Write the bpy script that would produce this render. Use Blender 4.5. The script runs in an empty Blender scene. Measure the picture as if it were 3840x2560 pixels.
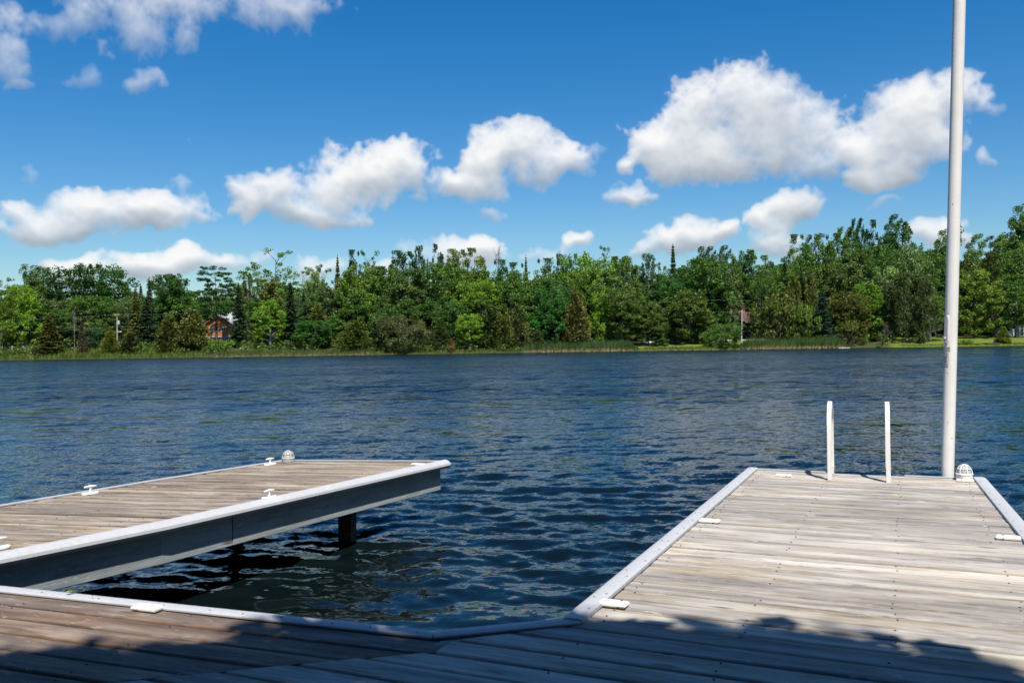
import bpy, math, random
import numpy as np
from mathutils import Vector, Matrix

sc = bpy.context.scene
col = sc.collection
R = math.radians

# ------------------------------------------------------------------ camera
EYE = 1.61                       # metres above the lake, sitting on the dock
cam_d = bpy.data.cameras.new('camera')
cam = bpy.data.objects.new('camera', cam_d); col.objects.link(cam); sc.camera = cam
cam_d.sensor_width = 36.0; cam_d.lens = 32.14
cam_d.clip_start = .05; cam_d.clip_end = 6000
cam.location = (0, 0, EYE)
cam.rotation_euler = (Matrix.Rotation(R(90.2455), 4, 'X') @ Matrix.Rotation(R(-.828), 4, 'Z')).to_euler()
cam_d.dof.use_dof = True; cam_d.dof.focus_distance = 9.0; cam_d.dof.aperture_fstop = 5.0

# ------------------------------------------------------------------ sun, exposure
SUN_EL = R(59.0); SUN_AZ = R(167.0)          # from +Y towards +X: behind the camera, a little to its right
TO_SUN = Vector((math.sin(SUN_AZ) * math.cos(SUN_EL), math.cos(SUN_AZ) * math.cos(SUN_EL), math.sin(SUN_EL)))
sun_d = bpy.data.lights.new('sun', 'SUN'); sun_d.energy = 5.0; sun_d.angle = R(.53); sun_d.color = (1.0, .955, .89)
sun = bpy.data.objects.new('sun', sun_d); col.objects.link(sun)
sun.rotation_euler = TO_SUN.to_track_quat('Z', 'Y').to_euler(); sun.location = (0, 0, 60)
vs = sc.view_settings
vs.view_transform = 'Standard'; vs.look = 'None'; vs.gamma = 1.0; vs.exposure = .58; vs.use_curve_mapping = False
SKY_STRENGTH = .066

# ------------------------------------------------------------------ sky with fair-weather cumulus
# ---------- cloud field (numpy): soft ellipsoid puffs broken up by billowy noise ----------
def spline_noise(h, w, ny, nx, rng):
    def wm(n, k):
        t = np.linspace(0, k - 1e-4, n); i = t.astype(int); f = t - i
        M = np.zeros((n, k + 3), np.float32); r = np.arange(n)
        M[r, i] = (1 - f) ** 3 / 6; M[r, i + 1] = (3 * f ** 3 - 6 * f ** 2 + 4) / 6
        M[r, i + 2] = (-3 * f ** 3 + 3 * f ** 2 + 3 * f + 1) / 6; M[r, i + 3] = f ** 3 / 6
        return M
    G = rng.standard_normal((ny + 3, nx + 3)).astype(np.float32)
    return (wm(h, ny) @ G @ wm(w, nx).T) * 1.6

def cloud_layer(az0, az1, el0, el1, W, Hh, puffs, seed):
    """returns brightness and opacity maps (Hh x W) of the cumulus described by puffs
    (azimuth, elevation, half width, height above, depth below, opacity), all in degrees"""
    rng = np.random.default_rng(seed)
    U, V = np.meshgrid(np.linspace(az0, az1, W, dtype=np.float32), np.linspace(el0, el1, Hh, dtype=np.float32))
    da, de = az1 - az0, el1 - el0
    def octave(deg, sq=1.0):
        return spline_noise(Hh, W, max(2, int(de / deg * sq)), max(2, int(da / deg)), rng)
    wu = .60 * octave(2.4) + .42 * octave(1.0) + .24 * octave(.45) + .12 * octave(.22)
    wv = .40 * octave(2.4) + .34 * octave(1.0) + .20 * octave(.45) + .10 * octave(.22)
    Uw, Vw = U + .62 * wu, V + .55 * wv
    S = np.full_like(U, 1e-9); M = np.zeros_like(U)
    k = 5.0
    for (uc, vc, a, bt, bb, op) in puffs:
        b = np.where(Vw > vc, bt, bb)
        q = 1 - ((Uw - uc) / a) ** 2 - ((Vw - vc) / b) ** 2
        e = np.exp(k * np.clip(q, -3, 1)); S += e; M += e * op
    F = np.log(S) / k; M = M / S
    det = sum(a * (np.abs(octave(d, 1.2)) - .5) for d, a in ((1.7, .42), (.85, .30), (.42, .20), (.21, .12), (.11, .07)))
    lin = sum(a * octave(d) for d, a in ((.9, .2), (.45, .15), (.22, .1), (.12, .08)))
    thin = np.clip(1.05 - M, 0, 1)
    wisp = sum(a * octave(d, .8) for d, a in ((1.3, .5), (.6, .35), (.3, .25), (.15, .18), (.08, .10)))
    T = F - (.52 - .1 * thin) * det + (.36 + .5 * thin) * lin + .8 * thin * wisp + .08 - .10 * thin
    thick = np.clip(T, 0, None)
    soft = np.clip(.5 + .5 * octave(1.6), .1, 1)              # some rims crisp, some torn and thin
    alpha = (1 - np.exp(-(thick * (.55 + (.8 + 1.5 * soft) * M ** 2)) ** 1.2 * 1.3)) * (.28 + .72 * np.clip(M * 1.15, 0, 1))
    # relief lit from high up behind the viewer, greyer where cloud piles up overhead
    hgt = np.sqrt(thick + 1e-4) * 1.7
    def blur(A, n):
        for _ in range(2):
            C = np.cumsum(np.pad(A, ((n + 1, n), (0, 0)), mode='edge'), 0); A = (C[2 * n + 1:] - C[:-2 * n - 1]) / (2 * n + 1)
            C = np.cumsum(np.pad(A, ((0, 0), (n + 1, n)), mode='edge'), 1); A = (C[:, 2 * n + 1:] - C[:, :-2 * n - 1]) / (2 * n + 1)
        return A
    px = da / W
    hs = blur(hgt, 2) * .24 + blur(hgt, 6) * .36 + blur(hgt, 14) * .40
    gy, gx = np.gradient(hs, px)
    nz = 1.0
    L = (-gx * .10 - gy * .62 + nz * .78) / np.sqrt(gx ** 2 + gy ** 2 + nz ** 2)
    L = np.clip(.5 + .5 * L, 0, 1)
    over = np.zeros_like(thick); acc = np.zeros(W, np.float32)   # cloud stacked above each direction
    for r in range(Hh - 1, -1, -1):
        acc = acc * np.where(thick[r] > 0, .996, .90) + np.minimum(thick[r], .8) * M[r] * px; over[r] = acc
    over = blur(over, 6)
    big = blur(hgt, 16); gyb, _ = np.gradient(big, px)
    under = np.clip(.5 - .6 * gyb, 0, 1)                         # broad undersides
    tone = .04 * lin + .04 * blur(octave(1.2), 3) - .03 * np.abs(octave(.5))
    B = .30 + .64 * L ** 1.25 * (.36 + .64 * np.exp(-.34 * over)) + .17 * under + tone * (thick > .15)
    B = blur(B, 1)
    rim = blur(alpha, 5); alpha = alpha * (.82 + .18 * np.clip(rim * 1.4, 0, 1)) + .06 * np.clip(blur(alpha, 8) - alpha, 0, 1)
    return np.clip(B, 0, 1.15), np.clip(alpha, 0, 1)
PUFFS = [(13.94,12.66,4.63,4.17,2.64,1), (12.11,11.75,4.24,2.52,2.1,1), (9.22,12.03,2.14,1.41,1.13,1), (17.24,12.42,2.62,2.6,2.74,0.97), (15.51,14.42,2.65,1.71,1.66,1), 
    (7.33,10.89,0.8,0.57,0.51,0.8), (12.62,10.83,4.23,1.4,1.17,1), (18.68,9.8,1.64,1.09,0.81,0.7), (23.25,12.78,3.19,1.9,2.76,1), (25.76,13.67,2.73,1.55,2.01,0.9), 
    (22.27,9.72,2.01,0.93,1.06,1), (28.13,12.72,1.4,0.45,0.63,0.45), (21.0,11.48,2.16,1.2,1.66,0.95), (24.14,11.06,2.11,1.57,1.31,0.9), (7.03,9.17,1.66,0.97,0.74,0.75), 
    (27.23,10.08,0.57,0.56,0.41,0.5), (22.48,7.98,0.69,0.26,0.26,0.4), (6.68,12.92,0.29,0.4,0.28,0.3), (17.42,7.98,1.66,1.04,0.98,0.9), (15.9,7.04,1.39,0.96,1.1,0.85), 
    (15.12,6.16,1.12,0.69,0.83,0.5), (10.46,6.48,2.99,1.41,1.41,0.95), (13.39,6.76,1.01,0.72,0.84,0.9), (8.33,6.15,1.43,0.79,0.85,0.7), (16.0,5.6,1.95,0.72,0.83,0.8), 
    (24.97,6.13,1.52,0.83,1.04,0.9), (26.41,6.16,0.91,0.51,0.9,0.7), (-8.41,11.0,3.86,2.55,2.55,1), (-7.32,12.19,1.72,1.19,1.7,1), (-5.85,11.29,1.15,1.28,2.28,0.85), 
    (-14.84,8.88,2.66,1.44,1.44,1), (-12.67,8.14,3.67,0.73,0.73,1), (-10.81,9.79,2.41,1.55,1.69,1), (-14.19,9.72,1.68,0.97,1.39,1), (0.55,11.78,2.75,1.78,1.78,0.9), 
    (-2.34,9.79,2.54,0.97,0.97,1), (3.27,11.39,1.73,0.92,1.14,0.85), (0.84,12.9,1.3,0.97,1.43,0.85), (-1.14,8.34,0.93,0.34,0.34,0.6), (1.21,10.46,2.17,1.15,0.92,0.8), 
    (4.64,11.95,0.86,0.57,0.57,0.35), (-1.37,11.02,1.73,1.0,1.15,0.9), (-4.38,10.24,1.15,0.71,1.14,0.6), (-27.91,7.3,2.81,1.14,1.39,1), (-24.84,7.81,3.15,1.25,1.51,1), 
    (-21.61,8.19,2.69,1.07,1.2,0.95), (-19.22,8.16,1.23,1.03,0.95,0.7), (-28.96,8.06,1.27,0.7,1.75,1), (-26.84,6.63,3.87,0.51,0.64,0.9), (-19.69,9.27,1.09,0.54,0.54,0.3), 
    (-25.99,4.79,1.82,0.67,1.03,1), (-23.74,5.02,1.59,0.66,1.05,1), (-21.88,5.18,1.61,0.8,1.33,0.95), (-19.98,5.42,1.9,0.97,1.35,0.95), (-17.78,5.25,1.51,0.6,0.82,0.8), 
    (-16.28,5.4,1.39,0.55,0.69,0.4), (-2.81,6.15,2.46,1.09,1.43,1.0), (3.74,6.4,1.1,0.69,0.74,1), (2.51,5.75,2.6,0.63,0.86,0.55), (-11.92,5.18,1.7,0.67,0.84,0.6), 
    (-7.96,4.99,1.72,0.62,0.85,0.6), (-5.79,5.85,1.73,0.86,1.14,0.35), (-16.54,5.27,1.66,0.55,0.82,0.4), (-19.3,20.21,7.37,1.62,1.95,0.6), (-21.96,18.24,2.95,1.06,1.59,0.4), 
    (-14.56,20.01,4.76,0.83,1.11,0.48), (-24.03,18.91,2.25,1.57,1.2,0.48), (-11.45,20.13,1.42,0.7,0.56,0.45), (-21.26,17.27,0.81,0.53,0.59,0.3), (-21.52,15.45,1.13,0.69,0.59,0.42), 
    (-24.64,15.43,1.58,0.57,0.42,0.16), (-28.77,15.86,1.14,2.01,1.26,0.4), (-28.47,14.6,0.97,0.55,0.45,0.5), (-28.85,18.04,1.27,1.0,1.0,0.55), (-26.71,17.9,1.55,0.77,0.77,0.25), 
    (-27.67,9.91,0.56,0.51,0.41,0.28), (-19.04,12.29,0.38,0.22,0.16,0.2), ]
def other_puffs():
    """fair-weather cumulus over the rest of the sky, like those in front"""
    rng = random.Random(5); out = []
    for _ in range(22):
        az = rng.uniform(-180, 180); el = rng.choice([rng.uniform(4, 18), rng.uniform(4, 18), rng.uniform(16, 50)])
        if abs(az) < 66: continue
        s = rng.uniform(.6, 1.2) * (1 + el / 30)
        for _ in range(rng.randint(3, 6)):
            out.append((az + rng.uniform(-6, 6) * s, el + rng.uniform(-1.2, 1.6) * s, rng.uniform(2.5, 5) * s,
                        rng.uniform(1.2, 2.4) * s, rng.uniform(1, 1.6) * s, rng.choice([.6, .9, 1.0])))
    return out
def cloud_image(name, az0, az1, el0, el1, W, Hh, puffs, seed):
    B, A = cloud_layer(az0, az1, el0, el1, W, Hh, puffs, seed)
    for k in range(12):                                   # fade out at the borders of the map
        f = k / 12
        A[k] *= f; A[-1 - k] *= f; A[:, k] *= f; A[:, -1 - k] *= f
    im = bpy.data.images.new(name, W, Hh, alpha=False, float_buffer=True)
    im.colorspace_settings.name = 'Non-Color'
    px = np.ones((Hh, W, 4), np.float32); px[..., 0] = B; px[..., 1] = A; px[..., 2] = 0
    im.pixels.foreach_set(px.ravel()); im.update(); im.pack()
    return im
FRONT = (-46, 46, -3, 33); AROUND = (-180, 180, 0, 90)
im_front = cloud_image('front_clouds', *FRONT, 2304, 900, PUFFS, 7)
im_rest = cloud_image('other_clouds', *AROUND, 1440, 360, other_puffs(), 11)

world = bpy.data.worlds.new('World'); sc.world = world; world.use_nodes = True
wt = world.node_tree; wt.nodes.clear()
def wn(t, **kw):
    n = wt.nodes.new(t)
    for k, v in kw.items(): setattr(n, k, v)
    return n
def wmath(op, a, b=None):
    n = wn('ShaderNodeMath', operation=op)
    for i, v in enumerate((a, b)):
        if v is None: continue
        if isinstance(v, (int, float)): n.inputs[i].default_value = v
        else: wt.links.new(v, n.inputs[i])
    return n.outputs[0]
tc = wn('ShaderNodeTexCoord'); sep = wn('ShaderNodeSeparateXYZ'); wt.links.new(tc.outputs['Generated'], sep.inputs[0])
az = wmath('MULTIPLY', wmath('ARCTAN2', sep.outputs[0], sep.outputs[1]), 180 / math.pi)
el = wmath('MULTIPLY', wmath('ARCSINE', sep.outputs[2]), 180 / math.pi)
def cloud_lookup(im, box):
    u = wmath('DIVIDE', wmath('SUBTRACT', az, float(box[0])), float(box[1] - box[0]))
    v = wmath('DIVIDE', wmath('SUBTRACT', el, float(box[2])), float(box[3] - box[2]))
    cb = wn('ShaderNodeCombineXYZ'); wt.links.new(u, cb.inputs[0]); wt.links.new(v, cb.inputs[1])
    t = wn('ShaderNodeTexImage', image=im, interpolation='Cubic', extension='CLIP'); wt.links.new(cb.outputs[0], t.inputs[0])
    s = wn('ShaderNodeSeparateColor'); wt.links.new(t.outputs['Color'], s.inputs[0])
    return s.outputs[0], s.outputs[1]
b1, a1 = cloud_lookup(im_front, FRONT); b2, a2 = cloud_lookup(im_rest, AROUND)
alpha = wmath('MAXIMUM', a1, a2); bright = wmath('MAXIMUM', wmath('MULTIPLY', b1, wmath('GREATER_THAN', a1, .0005)), wmath('MULTIPLY', b2, wmath('GREATER_THAN', a2, .0005)))
sky = wn('ShaderNodeTexSky', sky_type='NISHITA'); sky.sun_disc = False
sky.sun_elevation = SUN_EL; sky.sun_rotation = SUN_AZ; sky.altitude = 250; sky.air_density = 1.08; sky.dust_density = .7; sky.ozone_density = 2.2
hsv = wn('ShaderNodeHueSaturation'); hsv.inputs['Saturation'].default_value = 1.5; hsv.inputs['Value'].default_value = 1.0
wt.links.new(sky.outputs[0], hsv.inputs['Color'])
tint = wn('ShaderNodeMix', data_type='RGBA', blend_type='MULTIPLY'); tint.inputs[0].default_value = 1.0     # clear, dry air: deep saturated blue
wt.links.new(hsv.outputs[0], tint.inputs[6]); tint.inputs[7].default_value = (1.0, 1.12, 1.22, 1)
ramp = wn('ShaderNodeValToRGB'); cr = ramp.color_ramp
cr.elements[0].position = .32; cr.elements[0].color = (.30, .36, .43, 1)
cr.elements[1].position = .95; cr.elements[1].color = (1, 1, 1, 1)
e = cr.elements.new(.68); e.color = (.62, .665, .72, 1)
wt.links.new(bright, ramp.inputs[0])
cl = wn('ShaderNodeMix', data_type='RGBA', blend_type='MULTIPLY'); cl.inputs[0].default_value = 1.0
CLOUD_WHITE = .645 / SKY_STRENGTH
wt.links.new(ramp.outputs[0], cl.inputs[6]); cl.inputs[7].default_value = (CLOUD_WHITE,) * 3 + (1,)
mx = wn('ShaderNodeMix', data_type='RGBA'); wt.links.new(alpha, mx.inputs[0]); wt.links.new(tint.outputs[2], mx.inputs[6]); wt.links.new(cl.outputs[2], mx.inputs[7])
bg = wn('ShaderNodeBackground'); bg.inputs[1].default_value = SKY_STRENGTH; wt.links.new(mx.outputs[2], bg.inputs[0])
wo = wn('ShaderNodeOutputWorld'); wt.links.new(bg.outputs[0], wo.inputs[0])

# ------------------------------------------------------------------ helpers
def tag(o, label=None, cat=None, group=None, kind=None):
    if label: o['label'] = label
    if cat: o['category'] = cat
    if group: o['group'] = group
    if kind: o['kind'] = kind
    return o
def empty(name, loc=(0, 0, 0), label=None, cat=None, group=None, rz=0.0):
    o = bpy.data.objects.new(name, None); col.objects.link(o); o.empty_display_size = .1
    o.location = loc; o.rotation_euler = (0, 0, rz)
    return tag(o, label, cat, group)
def make_mesh(name, V, F, mat, smooth=False):
    me = bpy.data.meshes.new(name)
    if isinstance(F, np.ndarray):                          # n x 4 or n x 3 index array
        V = np.asarray(V, np.float32); n, k = F.shape
        me.vertices.add(len(V)); me.vertices.foreach_set('co', V.ravel())
        me.loops.add(n * k); me.loops.foreach_set('vertex_index', F.ravel().astype(np.int32))
        me.polygons.add(n); me.polygons.foreach_set('loop_start', np.arange(0, n * k, k, dtype=np.int32))
        me.update(calc_edges=True); me.validate()
    else:
        me.from_pydata([tuple(v) for v in V], [], F); me.update()
    if mat: me.materials.append(mat)
    if smooth: me.polygons.foreach_set('use_smooth', [True] * len(me.polygons))
    return me
def obj(name, V, F, mat, parent=None, smooth=False, color=None):
    o = bpy.data.objects.new(name, make_mesh(name, V, F, mat, smooth)); col.objects.link(o)
    if parent: o.parent = parent
    if color: o.color = (*color, 1)
    return o
def copy_tree(o, parent=None):
    c = o.copy(); col.objects.link(c)
    if parent: c.parent = parent
    for ch in o.children: copy_tree(ch, c)
    return c
class MB:
    """collects simple solids into one mesh"""
    def __init__(s): s.V = []; s.F = []
    def add(s, V, F):
        b = len(s.V); s.V += [tuple(v) for v in V]; s.F += [[i + b for i in f] for f in F]; return s
    def box(s, c, size, rz=0.0, bev=0.0):
        x, y, z = (k / 2 for k in size); b = min(bev, x * .9, y * .9, z * .9)
        if b:
            V = []
            for (zz, ins) in ((-z, b), (-z + b, 0), (z - b, 0), (z, b)):
                X, Y = x - ins, y - ins
                V += [(-X, -Y, zz), (X, -Y, zz), (X, Y, zz), (-X, Y, zz)]
            F = [[3, 2, 1, 0], [12, 13, 14, 15]] + [[4 * l + i, 4 * l + (i + 1) % 4, 4 * l + 4 + (i + 1) % 4, 4 * l + 4 + i] for l in range(3) for i in range(4)]
        else:
            V = [(a, bb, d) for d in (-z, z) for a, bb in ((-x, -y), (x, -y), (x, y), (-x, y))]
            F = [[3, 2, 1, 0], [4, 5, 6, 7]] + [[i, (i + 1) % 4, 4 + (i + 1) % 4, 4 + i] for i in range(4)]
        ca, sa = math.cos(rz), math.sin(rz)
        return s.add([(c[0] + a * ca - b_ * sa, c[1] + a * sa + b_ * ca, c[2] + d) for a, b_, d in V], F)
    def tube(s, pts, rad, sides=8, cap=True):
        pts = [Vector(p) for p in pts]; n = len(pts)
        rad = [rad] * n if isinstance(rad, (int, float)) else rad
        V = []; F = []; ref = None
        for i, p in enumerate(pts):
            d = (pts[min(i + 1, n - 1)] - pts[max(i - 1, 0)]).normalized()
            if ref is None: ref = Vector((0, 0, 1)) if abs(d.z) < .9 else Vector((1, 0, 0))
            u = d.cross(ref).normalized(); w = u.cross(d).normalized(); ref = w
            for k in range(sides):
                a = 2 * math.pi * k / sides
                V.append(p + (u * math.cos(a) + w * math.sin(a)) * rad[i])
        for i in range(n - 1):
            for k in range(sides):
                F.append([i * sides + k, i * sides + (k + 1) % sides, (i + 1) * sides + (k + 1) % sides, (i + 1) * sides + k])
        if cap: F += [list(range(sides))[::-1], list(range((n - 1) * sides, n * sides))]
        return s.add(V, F)
    def lathe(s, prof, c=(0, 0, 0), sides=24):
        V = []; F = []
        for r, z in prof:
            for k in range(sides):
                a = 2 * math.pi * k / sides; V.append((c[0] + r * math.cos(a), c[1] + r * math.sin(a), c[2] + z))
        for i in range(len(prof) - 1):
            for k in range(sides):
                F.append([i * sides + k, i * sides + (k + 1) % sides, (i + 1) * sides + (k + 1) % sides, (i + 1) * sides + k])
        F += [list(range(sides))[::-1], list(range((len(prof) - 1) * sides, len(prof) * sides))]
        return s.add(V, F)
    def sweep(s, path, prof):
        """profile (outwards, up) swept along a plan polyline (x, y, z), mitred; outwards = to the right of travel"""
        n = len(path); m = len(prof); V = []; F = []
        P = [Vector(p) for p in path]
        for i in range(n):
            d0 = (P[i] - P[i - 1]).normalized() if i else None
            d1 = (P[i + 1] - P[i]).normalized() if i < n - 1 else None
            d = ((d0 or d1) + (d1 or d0)).normalized(); o = Vector((d.y, -d.x, 0)).normalized()
            dd = d1 or d0; sc_ = 1 / max(.4, o.dot(Vector((dd.y, -dd.x, 0)).normalized()))
            V += [P[i] + o * a * sc_ + Vector((0, 0, b)) for a, b in prof]
        for i in range(n - 1):
            for k in range(m):
                F.append([i * m + k, (i + 1) * m + k, (i + 1) * m + (k + 1) % m, i * m + (k + 1) % m])
        F += [list(range(m)), list(range((n - 1) * m, n * m))[::-1]]
        return s.add(V, F)
    def build(s, name, mat, parent=None, smooth=False, color=None):
        V = s.V
        if parent is not None and any(parent.location) and parent.get('world_parts'):
            L = parent.location; V = [(a - L.x, b - L.y, c - L.z) for a, b, c in V]
        o = obj(name, V, s.F, mat, parent, False, color)
        if smooth:
            me = o.data
            me.polygons.foreach_set('use_smooth', [True] * len(me.polygons))
            me.set_sharp_from_angle(angle=R(38))
        return o
def wthing(name, loc, label, cat, group=None):
    """a thing whose parts are given in world coordinates"""
    o = empty(name, loc, label, cat, group); o['world_parts'] = True; return o

# ------------------------------------------------------------------ materials
def new_mat(name):
    m = bpy.data.materials.new(name); m.use_nodes = True; m.node_tree.nodes.clear(); return m, m.node_tree
class NT:
    def __init__(s, t): s.t = t
    def n(s, typ, ins=None, **kw):
        n = s.t.nodes.new(typ)
        for k, v in kw.items(): setattr(n, k, v)
        for k, v in (ins or {}).items(): s.put(n.inputs[k], v)
        return n
    def put(s, inp, v):
        if isinstance(v, bpy.types.NodeSocket): s.t.links.new(v, inp)
        else:
            try: inp.default_value = v
            except Exception: inp.default_value = (*v, 1)
    def math(s, op, a, b=0.0, clamp=False):
        n = s.n('ShaderNodeMath', {0: a, 1: b}, operation=op); n.use_clamp = clamp; return n.outputs[0]
    def vmath(s, op, a, b=(0, 0, 0)): return s.n('ShaderNodeVectorMath', {0: a, 1: b}, operation=op).outputs[0]
    def mix(s, f, a, b, mode='MIX'):
        n = s.n('ShaderNodeMix', {0: f, 6: a if isinstance(a, bpy.types.NodeSocket) else (*a, 1), 7: b if isinstance(b, bpy.types.NodeSocket) else (*b, 1)}, data_type='RGBA', blend_type=mode)
        return n.outputs[2]
    def noise(s, vec, scale=1.0, detail=3, rough=.5, sc3=None, out='Fac', dist=0.0):
        if sc3: vec = s.vmath('MULTIPLY', vec, sc3)
        n = s.n('ShaderNodeTexNoise', {'Vector': vec, 'Scale': scale, 'Detail': detail, 'Roughness': rough, 'Distortion': dist})
        return n.outputs[out]
    def ramp(s, f, lo, hi, a=0.0, b=1.0):
        return s.n('ShaderNodeMapRange', {'Value': f, 1: lo, 2: hi, 3: a, 4: b}).outputs[0]
    def bsdf(s, **ins): return s.n('ShaderNodeBsdfPrincipled', ins)
    def out(s, sh, vol=None):
        o = s.n('ShaderNodeOutputMaterial'); s.t.links.new(sh, o.inputs[0]); return o
def plain(name, c, rough=.5, metal=0.0, var=.12, nscale=8.0, spec=.5, bump=0.0):
    m, t = new_mat(name); N = NT(t)
    p = N.n('ShaderNodeTexCoord').outputs['Object']
    f = N.noise(p, nscale, 4, .6)
    c1 = tuple(k * (1 - var) for k in c); c2 = tuple(min(1, k * (1 + var)) for k in c)
    b = N.bsdf(**{'Base Color': N.mix(N.ramp(f, .3, .7), c1, c2), 'Roughness': rough, 'Metallic': metal, 'Specular IOR Level': spec})
    if bump: N.put(b.inputs['Normal'], N.n('ShaderNodeBump', {'Strength': bump, 'Distance': .005, 'Height': N.noise(p, nscale * 6, 3)}).outputs[0])
    N.out(b.outputs[0]); return m
def wood(name, bleach, ochre=(.34, .25, .12), grey=(.20, .18, .185), gloss=.7, contrast=1.0, edge=.75, drip=False):
    """weathered softwood: the object colour is the board's own tint, grain runs along local x"""
    m, t = new_mat(name); N = NT(t)
    oi = N.n('ShaderNodeObjectInfo'); base = oi.outputs['Color']; rnd = oi.outputs['Random']
    off = N.n('ShaderNodeCombineXYZ', {0: N.math('MULTIPLY', rnd, 61.0), 1: N.math('MULTIPLY', rnd, 23.0), 2: N.math('MULTIPLY', rnd, 7.0)}).outputs[0]
    p = N.vmath('ADD', N.n('ShaderNodeTexCoord').outputs['Object'], off)
    warp = N.noise(p, 1.0, 2, .5, (1.1, 5, 5), 'Color')
    pw = N.vmath('ADD', p, N.vmath('MULTIPLY', N.vmath('SUBTRACT', warp, (.5, .5, .5)), (.1, .035, .02)))
    streak = N.noise(pw, 1.0, 4, .6, (.75, 13, 13))
    grain = N.noise(pw, 1.0, 5, .68, (2.4, 75, 75))
    fine = N.noise(pw, 1.0, 3, .7, (9, 260, 260))
    blot = N.noise(p, 1.0, 4, .62, (2.0, 9, 9))
    c = N.mix(N.ramp(streak, .40, .60), grey, base)
    c = N.mix(N.math('MULTIPLY', N.ramp(N.noise(p, 1.0, 3, .6, (1.3, 10, 10)), .52, .68), .7), c, ochre)
    c = N.mix(N.math('MULTIPLY', N.ramp(blot, .50, .70), .75), c, bleach)
    dark = N.math('MULTIPLY', N.ramp(grain, .45, .33), .70 * contrast)
    c = N.mix(dark, c, N.mix(1.0, c, (.36, .33, .31), 'MULTIPLY'))
    c = N.mix(N.math('MULTIPLY', N.ramp(fine, .42, .62), .30), c, bleach)
    stain = N.math('MULTIPLY', N.ramp(N.noise(p, 1.0, 5, .7, (3.0, 15, 15), dist=.6), .415, .33), .60 * contrast)
    c = N.mix(stain, c, (.09, .082, .07))
    vor = N.n('ShaderNodeTexVoronoi', {'Vector': N.vmath('MULTIPLY', pw, (2.1, 7.5, 7.5)), 'Scale': 1.0, 'Randomness': 1.0})
    kn = N.math('MULTIPLY', N.ramp(vor.outputs['Distance'], .15, .06), N.ramp(N.n('ShaderNodeSeparateColor', {0: vor.outputs['Color']}).outputs[0], .44, .50))
    c = N.mix(N.math('MULTIPLY', N.ramp(vor.outputs['Distance'], .34, .16), .30), c, bleach)      # pale halo worn round each knot
    c = N.mix(N.math('MULTIPLY', kn, .85), c, (.085, .065, .05))
    yy = N.math('ABSOLUTE', N.n('ShaderNodeSeparateXYZ', {0: N.n('ShaderNodeTexCoord').outputs['Object']}).outputs[1])
    dirt = N.math('MULTIPLY', N.ramp(N.math('ADD', yy, N.math('MULTIPLY', N.noise(p, 1.0, 3, .6, (5, 20, 20)), .022)), .066, .078), edge)   # grime worked into the rounded edges
    c = N.mix(dirt, c, N.mix(1.0, c, (.30, .26, .23), 'MULTIPLY'))
    c = N.mix(1.0, c, N.n('ShaderNodeCombineColor', {0: N.ramp(rnd, 0, 1, .72, 1.14), 1: N.ramp(rnd, 0, 1, .72, 1.14), 2: N.ramp(rnd, 0, 1, .74, 1.13)}).outputs[0], 'MULTIPLY')
    crack = N.math('MULTIPLY', N.ramp(N.math('ABSOLUTE', N.math('SUBTRACT', N.noise(pw, 1.0, 2, .5, (1.0, 34, 34)), .5)), .012, .004), N.ramp(N.noise(p, 1.0, 2, .5, (1.6, 7, 7)), .52, .60))
    c = N.mix(N.math('MULTIPLY', crack, .75 * contrast), c, (.05, .043, .036))
    scuff = N.math('MULTIPLY', N.ramp(N.noise(p, 1.0, 4, .7, (7, 34, 34), dist=.8), .60, .70), .55)
    c = N.mix(scuff, c, N.mix(.5, bleach, (.62, .60, .57)))
    if drip:
        dr = N.math('MULTIPLY', N.ramp(N.noise(p, 1.0, 3, .6, (13, 1, 1.4)), .60, .74), .42); c = N.mix(dr, c, (.30, .32, .30))
    h = N.math('ADD', N.math('MULTIPLY', grain, .7), N.math('ADD', N.math('MULTIPLY', streak, .5), N.math('MULTIPLY', kn, -.5)))
    bm = N.n('ShaderNodeBump', {'Strength': .55, 'Distance': .006, 'Height': h}).outputs[0]
    b = N.bsdf(**{'Base Color': c, 'Roughness': gloss, 'Specular IOR Level': .25, 'Normal': bm})
    N.out(b.outputs[0]); return m
def foliage(name, trans=.35):
    """leaves: the object colour is the species' leaf colour, each leaf a little different"""
    m, t = new_mat(name); N = NT(t)
    oi = N.n('ShaderNodeObjectInfo'); g = N.n('ShaderNodeNewGeometry')
    p = N.n('ShaderNodeTexCoord').outputs['Object']
    r = g.outputs['Random Per Island']
    age = N.noise(N.vmath('ADD', p, N.n('ShaderNodeCombineXYZ', {0: N.math('MULTIPLY', oi.outputs['Random'], 50.0)}).outputs[0]), .38, 2, .5)
    v = N.math('MULTIPLY', N.ramp(r, 0, 1, .62, 1.42), N.ramp(age, .3, .7, .74, 1.3))
    hs = N.n('ShaderNodeHueSaturation', {'Hue': N.ramp(age, .3, .7, .512, .487), 'Saturation': N.ramp(r, 0, 1, .88, 1.08), 'Value': v, 'Color': oi.outputs['Color']}).outputs[0]
    d = N.n('ShaderNodeBsdfDiffuse', {'Color': hs}); tr = N.n('ShaderNodeBsdfTranslucent', {'Color': N.mix(1.0, hs, (1.15, 1.25, .55), 'MULTIPLY')})
    gl = N.n('ShaderNodeBsdfGlossy', {'Color': (1, 1, 1, 1), 'Roughness': .42})
    s1 = N.n('ShaderNodeMixShader', {0: trans, 1: d.outputs[0], 2: tr.outputs[0]})
    s2 = N.n('ShaderNodeMixShader', {0: .012, 1: s1.outputs[0], 2: gl.outputs[0]})
    N.out(s2.outputs[0]); return m
M = {}
M['deck_pale'] = wood('bleached_boards', (.56, .515, .45), (.36, .28, .16), (.19, .168, .150), edge=.38)
M['deck_tan'] = wood('tan_boards', (.43, .375, .30), (.27, .18, .085), (.115, .09, .074))
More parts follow.
